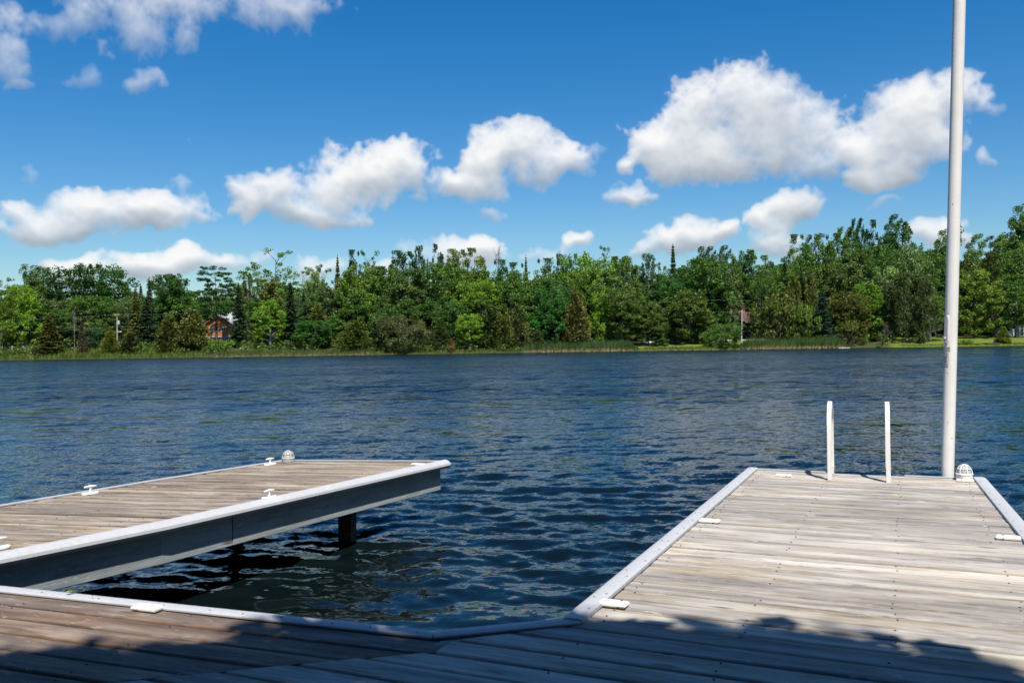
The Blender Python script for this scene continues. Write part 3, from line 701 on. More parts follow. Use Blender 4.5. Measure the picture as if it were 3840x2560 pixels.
# ------------------------------------------------------------------ swim ladder
lad = wthing('swim_ladder', (2.60, 7.0, ZD), 'white swim ladder with two hooped handrails at the dock end', 'ladder')
ax = Vector((.370, .929, 0)).normalized(); sd = Vector((ax.y, -ax.x, 0))
def hoop(base):
    B = Vector((base[0], base[1], 0)); s = .195; zt = ZD + .385
    pts = [B + Vector((0, 0, ZD + .002)), B + Vector((0, 0, ZD + .2)), B + Vector((0, 0, zt))]
    for a in np.linspace(math.pi, 0, 15)[1:-1]: pts.append(B + ax * (s + s * math.cos(a)) + Vector((0, 0, zt + s * math.sin(a) * .93)))
    pts += [B + ax * 2 * s + Vector((0, 0, zt)), B + ax * 2 * s + Vector((0, 0, ZD)), B + ax * 2 * s + Vector((0, 0, -.55))]
    V = []; F = []; hw, ht = .0155, .022
    for i, p in enumerate(pts):
        d = (pts[min(i + 1, len(pts) - 1)] - pts[max(i - 1, 0)]).normalized(); nrm = sd.cross(d).normalized()
        for a, b in ((-hw, -ht), (hw, -ht), (hw, ht), (-hw, ht)): V.append(p + sd * a + nrm * b)
    for i in range(len(pts) - 1):
        for k in range(4): F.append([4 * i + k, 4 * i + (k + 1) % 4, 4 * i + 4 + (k + 1) % 4, 4 * i + 4 + k])
    F += [[3, 2, 1, 0], [4 * len(pts) - 4 + k for k in range(4)]]
    return MB().add(V, F).build('handrail', M['white'], lad, True)
hb = [(2.409, 6.975), (2.790, 6.815)]
for b in hb:
    h_ = hoop(b)
    q = Vector((b[0], b[1], 0)) + ax * .36
    MB().box((q.x, q.y, ZD + .035), (.026, .07, .07), math.atan2(ax.y, ax.x) - math.pi / 2, .004).build('bracket', M['white'], lad)
    q2 = Vector((b[0], b[1], 0)) + ax * .345 + sd * .017
    MB().tube([(q2.x, q2.y, ZD + .055), (q2.x + sd.x * .012, q2.y + sd.y * .012, ZD + .055)], .010, 6).build('bolt', M['rust'], lad)
for z in (.18, -.10, -.38):
    a = Vector((*hb[0], z)) + ax * .41; b = Vector((*hb[1], z)) + ax * .41; c = (a + b) / 2
    MB().box(c, ((b - a).length - .03, .08, .025), math.atan2(b.y - a.y, b.x - a.x), .004).build('tread', M['white'], lad)

# ------------------------------------------------------------------ near flagpole
pole = wthing('flagpole', (3.352, 7.075, -.5), 'tall white flagpole leaning slightly at the dock corner', 'flagpole')
PB = Vector((3.352, 7.075, ZD)); PT = Vector((3.352 + .153 / 3.68 * 6.2, 7.075, ZD + 6.2)); PD = (PT - PB).normalized(); PR = .0468
MB().tube([PB - PD * 1.1, PB, PB + PD * 1.5, PB + PD * 4, PT], [PR, PR, PR, PR * .97, PR * .92], 36).build('shaft', M['paint'], pole, True)
MB().lathe([(.001, .055), (.03, .045), (.042, .02), (.042, -.01), (.02, -.03)], PT + PD * .03, 16).build('cap_ball', M['paint'], pole, True)
e_ = Vector(((A1[0] - A0[0]), (A1[1] - A0[1]), 0)).normalized()
MB().box((PB.x - .012, PB.y - .050, ZD - .14), (.16, .05, .10), math.atan2(e_.y, e_.x), .006).build('clamp', M['steel'], pole)
def on_pole(h, ang, out=.0012):
    """point on the pole skin: h metres above the deck, ang measured from facing the camera towards the left of the view"""
    f = Vector((-PB.x, -PB.y, 0)).normalized(); lft = Vector((f.y, -f.x, 0)); lft = lft if lft.x < 0 else -lft
    c = PB + PD * h; return c + (f * math.cos(ang) + lft * math.sin(ang)) * (PR + out)
def pole_patch(name, h0, h1, a0, a1, mat, out, parent, n=8, th=.0):
    V = []; F = []
    for i in range(n + 1):
        a = a0 + (a1 - a0) * i / n; V += [on_pole(h0, a, out), on_pole(h1, a, out)]
    F = [[2 * i, 2 * i + 2, 2 * i + 3, 2 * i + 1] for i in range(n)]
    V2 = [Vector(v) for v in V]; L = pole.location
    return obj(name, [v - L for v in V2], F, mat, parent, True)
stk = pole_patch('sticker', .845, .952, R(16), R(62), M['label_white'], .0010, pole)
def print_rect(nm, h0, h1, a0, a1, mat): 
    o = pole_patch(nm, h0, h1, R(a0), R(a1), mat, .0018, None, 4); o.parent = stk
print_rect('border', .948, .951, 17, 61, M['ink']); print_rect('border', .846, .849, 17, 61, M['ink'])
print_rect('border', .849, .948, 17, 19, M['ink']); print_rect('border', .849, .948, 59, 61, M['ink']); print_rect('border', .872, .874, 19, 59, M['ink'])
for h0, h1, a0, a1, mt in ((.882, .924, 44, 50, 'ink_blue'), (.912, .922, 50, 55, 'ink_blue'), (.882, .889, 40, 55, 'ink_blue'),
                           (.884, .940, 33, 38, 'ink_blue'), (.930, .941, 25, 38, 'ink_yellow'), (.908, .918, 28, 36, 'ink_yellow'), (.920, .928, 25, 29, 'ink'),
                           (.882, .886, 28, 38, 'ink')):
    print_rect('logo_stroke', h0, h1, a0, a1, M[mt])
for h in (.857, .863): print_rect('text_line', h, h + .0025, 24, 55, M['ink'])
wl = pole_patch('warning_label', .962, 1.000, R(2), R(64), M['label_white'], .0010, pole)
for k, h in enumerate((.968, .975, .982, .989, .995)):
    o = pole_patch('text_line', h, h + .0022, R(4), R(60 - (k % 3) * 9), M['ink'], .0018, None, 6); o.parent = wl
# cleat cover: a long plate with round ends standing off the skin
cv = []; n_ = 10
for s_, h_ in ((1, 1.215), (-1, 1.055)):
    for i in range(n_ + 1):
        a = math.pi * i / n_; cv.append((math.cos(a) * s_, h_ + .024 * math.sin(a) * s_))
def cover(name, scale, o0, o1, mat, dh=0.0):
    V = []
    for o_ in (o0, o1):
        for (c, h) in cv: V.append(on_pole(1.135 + (h - 1.135) * (1 - (1 - scale) * .25), R(40) - c * R(20) * scale, o_) - pole.location)
    k = len(cv); F = [list(range(k, 2 * k))] + [[i, (i + 1) % k, k + (i + 1) % k, k + i] for i in range(k)]
    return obj(name, V, F, mat, pole)
cover('cover_rim', 1.15, 0.0, .008, M['white']); cover('cover_plate', .82, .008, .012, M['cover'])
MB().tube([on_pole(1.065, R(46), .010), on_pole(1.065, R(46), .026)], [.013, .011], 12).build('lock', M['steel'], pole, True)
for h, a in ((1.262, 30), (.80, 20), (.42, 8), (2.1, 12), (.30, -30)): MB().tube([on_pole(h, R(a), -.001), on_pole(h, R(a), .002)], .003, 6).build('rivet', M['ink'], pole)

# fallen leaves on the walkway edging
def little_leaf(x, y, s, rz, c, label):
    V = [(-1, 0, .1), (-.3, .42, .35), (.5, .3, .2), (1, 0, .05), (.5, -.3, .28), (-.3, -.42, .12)]
    o = obj('leaf', [(a * s, b * s, d * s + .004) for a, b, d in V], [[0, 1, 2, 3], [0, 3, 4, 5]], M['leaf'], None, False, c)
    o.location = (x, y, ZD + .018); o.rotation_euler = (0, 0, rz); tag(o, label, 'leaf')
little_leaf(-1.925, 3.955, .022, .6, (.16, .21, .03), 'small green leaf lying on the walkway edging')
little_leaf(-1.800, 3.890, .009, 2.0, (.35, .03, .02), 'tiny red scrap lying on the walkway edging')

# ------------------------------------------------------------------ trees
CO = dict(mid=(.070, .125, .028), dark=(.030, .072, .022), darkmid=(.046, .098, .026), deep=(.040, .112, .026), lime=(.130, .215, .022), lime2=(.105, .180, .022),
          yg=(.100, .150, .024), light=(.110, .160, .040), pale=(.130, .185, .070), greygreen=(.085, .125, .048), bluegreen=(.050, .110, .050), bluedark=(.030, .062, .034),
          olive=(.085, .092, .022), olive2=(.092, .100, .032), yolive=(.115, .125, .022), dolive=(.050, .066, .020), olivegreen=(.076, .106, .026), darkolive=(.045, .062, .022),
          brownolive=(.095, .085, .028), greyolive=(.082, .090, .040), spruce=(.026, .048, .022), blue=(.034, .072, .056), brown=(.085, .060, .038), rust=(.115, .060, .036),
          greywood=(.12, .10, .085), palewood=(.40, .37, .33), darkwood=(.085, .075, .065))
def rot_basis(d):
    d = d / np.linalg.norm(d, axis=1, keepdims=True); a = np.cross(d, np.where(np.abs(d[:, 2:3]) < .9, [[0, 0, 1.]], [[1., 0, 0]])); a /= np.linalg.norm(a, axis=1, keepdims=True)
    return d, a, np.cross(d, a)
def leaf_cards(C, D, ln, wd, rng):
    """rhombic leaves at C, long axis D"""
    n = len(C); d, a, b = rot_basis(D); th = rng.random((n, 1)) * 6.283; s = a * np.cos(th) + b * np.sin(th)
    ln = (ln * rng.uniform(.7, 1.3, (n, 1))); wd = wd * rng.uniform(.7, 1.3, (n, 1))
    V = np.stack([C - d * ln * .5, C + s * wd * .5 + d * ln * .05, C + d * ln * .5, C - s * wd * .5 + d * ln * .05], 1).reshape(-1, 3)
    return V, np.arange(4 * n).reshape(n, 4)
class Tubes:
    def __init__(s): s.V = []; s.F = []; s.n = 0
    def add(s, pts, r0, r1, sides=5):
        pts = np.asarray(pts, float); n = len(pts)
        d = np.gradient(pts, axis=0); d, a, b = rot_basis(d + 1e-9)
        rr = np.linspace(r0, r1, n)[:, None]
        ring = [pts + rr * (a * math.cos(k * 6.2832 / sides) + b * math.sin(k * 6.2832 / sides)) for k in range(sides)]
        V = np.stack(ring, 1).reshape(-1, 3); i = np.arange(n - 1)[:, None] * sides; k = np.arange(sides)[None]
        F = np.stack([i + k, i + (k + 1) % sides, i + sides + (k + 1) % sides, i + sides + k], -1).reshape(-1, 4) + s.n
        s.V.append(V); s.F.append(F); s.n += len(V)
    def mesh(s, name, mat): return make_mesh(name, np.concatenate(s.V), np.concatenate(s.F), mat, True)
def broadleaf(seed, H, D, t0, nclump, nleaf, leaf, shape, rag=.3, shear=0.0, droop=0.0, bark='bark', flat=.72, leaders=1, tier=0, up_=1.0):
    rng = np.random.default_rng(seed); tb = Tubes()
    z = np.linspace(0, H * .9, 9); bend = np.cumsum(rng.normal(0, .035 * D / 8, (9, 2)), 0) * (z[:, None] / H)
    trunk = np.column_stack([bend, z]); tb.add(trunk, H * .016 + .05, .03, 7)
    lead = [(0, 0, 1.0)] + [(rng.normal(0, .2) * D, rng.normal(0, .2) * D, rng.uniform(.72, .98)) for _ in range(leaders - 1)]
    CC = []; ang_rag = rng.uniform(1 - rag, 1 + rag, 12); tt = []
    for i in range(nclump):
        t = t0 + (1 - t0) * rng.random() ** .85
        if tier: t = t0 + (1 - t0) * (round((t - t0) / (1 - t0) * tier) / tier) + rng.normal(0, .012)
        th = rng.random() * 6.2832; k = th / 6.2832 * 12; i0 = int(k) % 12; rg = ang_rag[i0] * (1 - k % 1) + ang_rag[(i0 + 1) % 12] * (k % 1)
        rr = D / 2 * shape((t - t0) / (1 - t0)) * rg * rng.uniform(.35, 1.0) ** .5
        lx, ly, lt = lead[rng.integers(len(lead))]; up = sm(np.array((t - .4) / .6))
        c = np.array([lx * up + rr * math.cos(th), ly * up + rr * math.sin(th), H * min(t * lt, .985)]); CC.append(c); tt.append(t)
        zb = max(H * t0 * .75, c[2] - (.35 + .5 * rng.random()) * (rr + .06 * H)); xb, yb = np.interp(zb, z, trunk[:, 0]), np.interp(zb, z, trunk[:, 1])
        if i % (2 if nclump < 110 else 5) == 0:
            mid = np.array([xb * .45 + c[0] * .55, yb * .45 + c[1] * .55, zb * .5 + c[2] * .5 + .04 * rr])
            tb.add([(xb, yb, zb), mid, c], .012 * H * (1 - t * .6) * .55 + .02, .015, 4)
    CC = np.array(CC); n = nclump * nleaf
    rad = D * .082 * rng.uniform(.55, 1.4, nclump)
    ci = np.repeat(np.arange(nclump), nleaf)
    g = rng.normal(0, 1, (n, 3)); g /= np.linalg.norm(g, axis=1, keepdims=True); g *= (rng.random((n, 1)) ** .45)
    g[:, 2] *= flat * (1 + .9 * np.clip((np.array(tt)[ci] - .6) / .4, 0, 1) * up_); P = CC[ci] + g * rad[ci][:, None]
    P[:, 2] -= droop * (rng.random(n) ** 2) * rad[ci] * 2.2
    Dv = rng.normal(0, 1, (n, 3)) * [1, 1, .55] + g * .8 + [0, 0, -.25 - droop * 2.5]; Dv[:, 2] += 1.1 * np.clip((np.array(tt)[ci] - .55) / .45, 0, 1) * up_ * (droop == 0)
    if shear:
        P[:, 0] += shear * H * (np.clip(P[:, 2], 0, None) / H) ** 2 * .35 + shear * np.clip(g[:, 0], 0, 1) * rad[ci] * 2.2; Dv[:, 0] += shear * 3.2; Dv[:, 2] *= .6
    P[:, 2] = np.minimum(P[:, 2], H)
    V, F = leaf_cards(P, Dv, leaf, leaf * (.62 if not droop else .34), rng)
    if shear:
        for v in tb.V: v[:, 0] += shear * H * (np.clip(v[:, 2], 0, None) / H) ** 2 * .35
    return dict(H=H, D=D, trunk=tb.mesh('trunk', M[bark]), crown=make_mesh('crown', V, F, M['leaf']))
def spruce(seed, H, D, tiers=30, dead=False, gap=.0, power=.85):
    rng = np.random.default_rng(seed); tb = Tubes(); tb.add([(0, 0, 0), (0, 0, H * .5), (0, 0, H * .98)], H * .013 + .03, .02, 6)
    P = []; Dv = []
    for k in range(tiers):
        f = (k + rng.uniform(-.3, .3)) / tiers; f = min(max(f, 0), .985); z = H * (.05 + .93 * f); Rr = D / 2 * (1 - f) ** power * rng.uniform(.78, 1.12) + .12
        nb = int(6 + 5 * (1 - f)); a0 = rng.random() * 6.28
        for j in range(nb):
            if rng.random() < gap: continue
            a = a0 + j * 6.2832 / nb + rng.normal(0, .18); rl = Rr * rng.uniform(.72, 1.12); u = np.array([math.cos(a), math.sin(a), 0])
            drp = .28 if not dead else .2
            tip = np.array([u[0] * rl, u[1] * rl, z - drp * rl + .10 * rl])
            if k % 2 == 0 or dead: tb.add([(0, 0, z), (u[0] * rl * .6, u[1] * rl * .6, z - drp * rl * .8), tip], .03 + .01 * rl, .012, 3)
            m = int((10 if not dead else 4) + rl * (17 if not dead else 9)); s = rng.random(m) ** .7
            q = np.outer(s * rl, u); q[:, 2] = z - drp * rl * np.sin(s * 1.9) + .02; w = np.array([-u[1], u[0], 0])
            lat = rng.normal(0, .20, m) * rl * (1.15 - s) + rng.normal(0, .05, m)
            q += np.outer(lat, w); q[:, 2] += rng.normal(0, .07, m); P.append(q)
            dv = np.outer(np.ones(m), u) + np.outer(np.sign(lat) * .7, w) + rng.normal(0, .25, (m, 3)); dv[:, 2] -= .25; Dv.append(dv)
    P = np.concatenate(P); Dv = np.concatenate(Dv)
    top = np.column_stack([rng.normal(0, .04, 14), rng.normal(0, .04, 14), rng.uniform(.94, 1.0, 14) * H]); P = np.concatenate([P, top]); Dv = np.concatenate([Dv, np.tile([0, 0, 1.], (14, 1)) + rng.normal(0, .3, (14, 3))])
    V, F = leaf_cards(P, Dv, .46, .20, rng)
    return dict(H=H, D=D, trunk=tb.mesh('trunk', M['bark'] if not dead else M['deadwood']), crown=make_mesh('crown', V, F, M['needle']))
def cedar(seed, H, D, n=6500, base=.03, power=.75, feather=False):
    rng = np.random.default_rng(seed); tb = Tubes(); tb.add([(0, 0, 0), (0, 0, H * .5), (0, 0, H * .95)], H * .014 + .04, .02, 6)
    nc = 130; t = base + (1 - base) * (1 - np.sqrt(rng.random(nc))) ; th = rng.random(nc) * 6.2832
    Rr = D / 2 * (np.clip(1 - t, 0, 1) ** power) * (.75 + .25 * np.sin(np.clip(t / .12, 0, 1) * 1.57)) * rng.uniform(.55, 1.08, nc)
    C = np.column_stack([Rr * np.cos(th), Rr * np.sin(th), t * H]); rad = (.085 * D + .12) * rng.uniform(.6, 1.3, nc)
    ci = rng.integers(0, nc, n); g = rng.normal(0, 1, (n, 3)); g /= np.linalg.norm(g, axis=1, keepdims=True); g *= rng.random((n, 1)) ** .5
    P = C[ci] + g * rad[ci][:, None] * [1, 1, 1.5 if not feather else .6]; out = np.column_stack([np.cos(th[ci]), np.sin(th[ci]), np.full(n, .9 if not feather else .25)])
    P[:, 2] = np.clip(P[:, 2], .05, H)
    for i in range(0, nc, 3): tb.add([(0, 0, max(.1, C[i, 2] - Rr[i] * .5)), C[i]], .035, .012, 3)
    V, F = leaf_cards(P, out + rng.normal(0, .55, (n, 3)), .42 if not feather else .55, .20 if not feather else .10, rng)
    return dict(H=H, D=D, trunk=tb.mesh('trunk', M['bark']), crown=make_mesh('crown', V, F, M['needle']))
def bare(seed, H, D, bark):
    rng = np.random.default_rng(seed); tb = Tubes(); tw = Tubes(); tb.add([(0, 0, 0), (.1, 0, H * .4), (0, .1, H * .8), (.15, 0, H)], H * .012 + .04, .015, 6)
    def grow(T, p, d, l, r, depth):
        q = p + d * l * .5 + rng.normal(0, .05, 3) * l; e = p + d * l; T.add([p, q, e], r, r * .45, 4 if depth < 2 else 3)
        if depth < 3:
            for _ in range(4 if depth < 2 else 3):
                s = rng.uniform(.35, 1.0); dd = d + rng.normal(0, .45, 3) + [0, 0, .15]; grow(tw, p + d * l * s, dd / np.linalg.norm(dd), l * rng.uniform(.35, .6), max(r * .5, .012), depth + 1)
    for i in range(13):
        z = H * rng.uniform(.35, .95); a = rng.random() * 6.28; d = np.array([math.cos(a) * .75, math.sin(a) * .75, .8]); d /= np.linalg.norm(d)
        grow(tb, np.array([.05, .03, z]), d, D * .45 * (1.25 - z / H * .6) * rng.uniform(.6, 1), .05 + .02 * (1 - z / H), 0)
    return dict(H=H, D=D, trunk=tb.mesh('trunk', M[bark]), crown=tw.mesh('twigs', M[bark]), crown_name='twigs')
dome = lambda t: .12 + .88 * math.sin(math.pi * min(1, .16 + t * .80)) ** .55
tall = lambda t: (.36 + .64 * math.sin(math.pi * min(1, .12 + t * .80)) ** .7) * (1.05 - .30 * t)
umb = lambda t: .35 + .65 * math.sin(math.pi * min(1, .10 + t * .78)) ** .8
P_ = dict(
    maple=[broadleaf(1, 16, 9.5, .14, 190, 62, .42, dome, .30, leaders=3), broadleaf(2, 16, 9.5, .20, 180, 64, .42, dome, .38, leaders=4), broadleaf(3, 15, 9, .10, 200, 60, .42, tall, .35, leaders=3)],
    aspen=[broadleaf(4, 19, 6.5, .20, 170, 56, .36, tall, .42, leaders=5, bark='bark_pale', flat=1.0), broadleaf(5, 19, 6, .26, 160, 56, .36, tall, .45, leaders=6, bark='bark_pale', flat=1.1)],
    airy=[broadleaf(6, 20, 11, .35, 105, 60, .38, umb, .45, leaders=4, flat=.6, up_=0), broadleaf(7, 20, 9, .40, 90, 60, .38, umb, .5, leaders=4, flat=.6, up_=0)],
    wind=[broadleaf(8, 19, 7, .22, 150, 56, .40, tall, .5, shear=.55, leaders=4, bark='bark_pale', flat=.8), broadleaf(9, 19, 7, .26, 140, 56, .40, tall, .5, shear=.75, leaders=5, flat=.8)],
    flat=[broadleaf(10, 20, 10, .44, 130, 70, .40, umb, .35, leaders=2, flat=.42, tier=7, up_=0)],
    birch=[broadleaf(12, 16, 9.5, .22, 180, 62, .36, dome, .35, leaders=4, bark='bark_white', droop=.12)],
    willow=[broadleaf(13, 10, 11, .04, 190, 66, .52, dome, .3, droop=.32, leaders=4, flat=.8)],
    shrub=[broadleaf(14, 3.2, 4.6, .02, 80, 46, .28, dome, .35, leaders=3, flat=.8)],
    spruce=[spruce(15, 17, 5.6, 44, gap=.05, power=.8), spruce(16, 17, 4.8, 44, gap=.10, power=.9)],
    deadspruce=[spruce(17, 14, 3.8, 34, dead=True, gap=.15)],
    cedar=[cedar(18, 10, 5.2, 8000), cedar(19, 10, 5.6, 8000, power=.6)],
    pine=[cedar(20, 15, 7, 8500, .06, .8, feather=True)],
    bare=[bare(21, 12, 5, 'deadwood'), bare(22, 12, 5, 'bark_pale')])
NAMES = dict(maple='maple_tree', aspen='aspen_tree', airy='ash_tree', wind='poplar_tree', flat='maple_tree', birch='birch_tree', willow='willow_tree', shrub='shrub', spruce='spruce_tree',
             deadspruce='dead_spruce', cedar='cedar_tree', pine='pine_tree', bare='dead_tree')
CATS = dict(shrub='shrub')
trng = random.Random(77)
def plant(kind, x, y, ztop, w, colour, label, group, variant=None):
    pr = P_[kind]; pr = pr[(1 if colour == 'palewood' else 0) if kind == 'bare' else trng.randrange(len(pr))]
    z = float(ground_z(x, y)) - .12; h = max(1.0, ztop - z)
    r = empty(NAMES[kind], (x, y, z), label, CATS.get(kind, 'tree'), group, 0.0 if kind in ('wind',) else trng.uniform(0, 6.28))
    s = (1.16 if kind not in ('maple', 'aspen', 'birch') else 1.28) * w / pr['D']; sz = h / pr['H']
    if kind not in ('shrub',): s = max(s, sz * .42)
    r.scale = (s, s, sz)
    t = bpy.data.objects.new('trunk', pr['trunk']); c = bpy.data.objects.new(pr.get('crown_name', 'crown'), pr['crown'])
    k = CO[colour]; j = trng.uniform(.88, 1.12)
    for o in (t, c): col.objects.link(o); o.parent = r
    c.color = (k[0] * j * trng.uniform(.88, 1.04) * 1.22, k[1] * j * 1.28, k[2] * j * 1.0, 1)
    return r
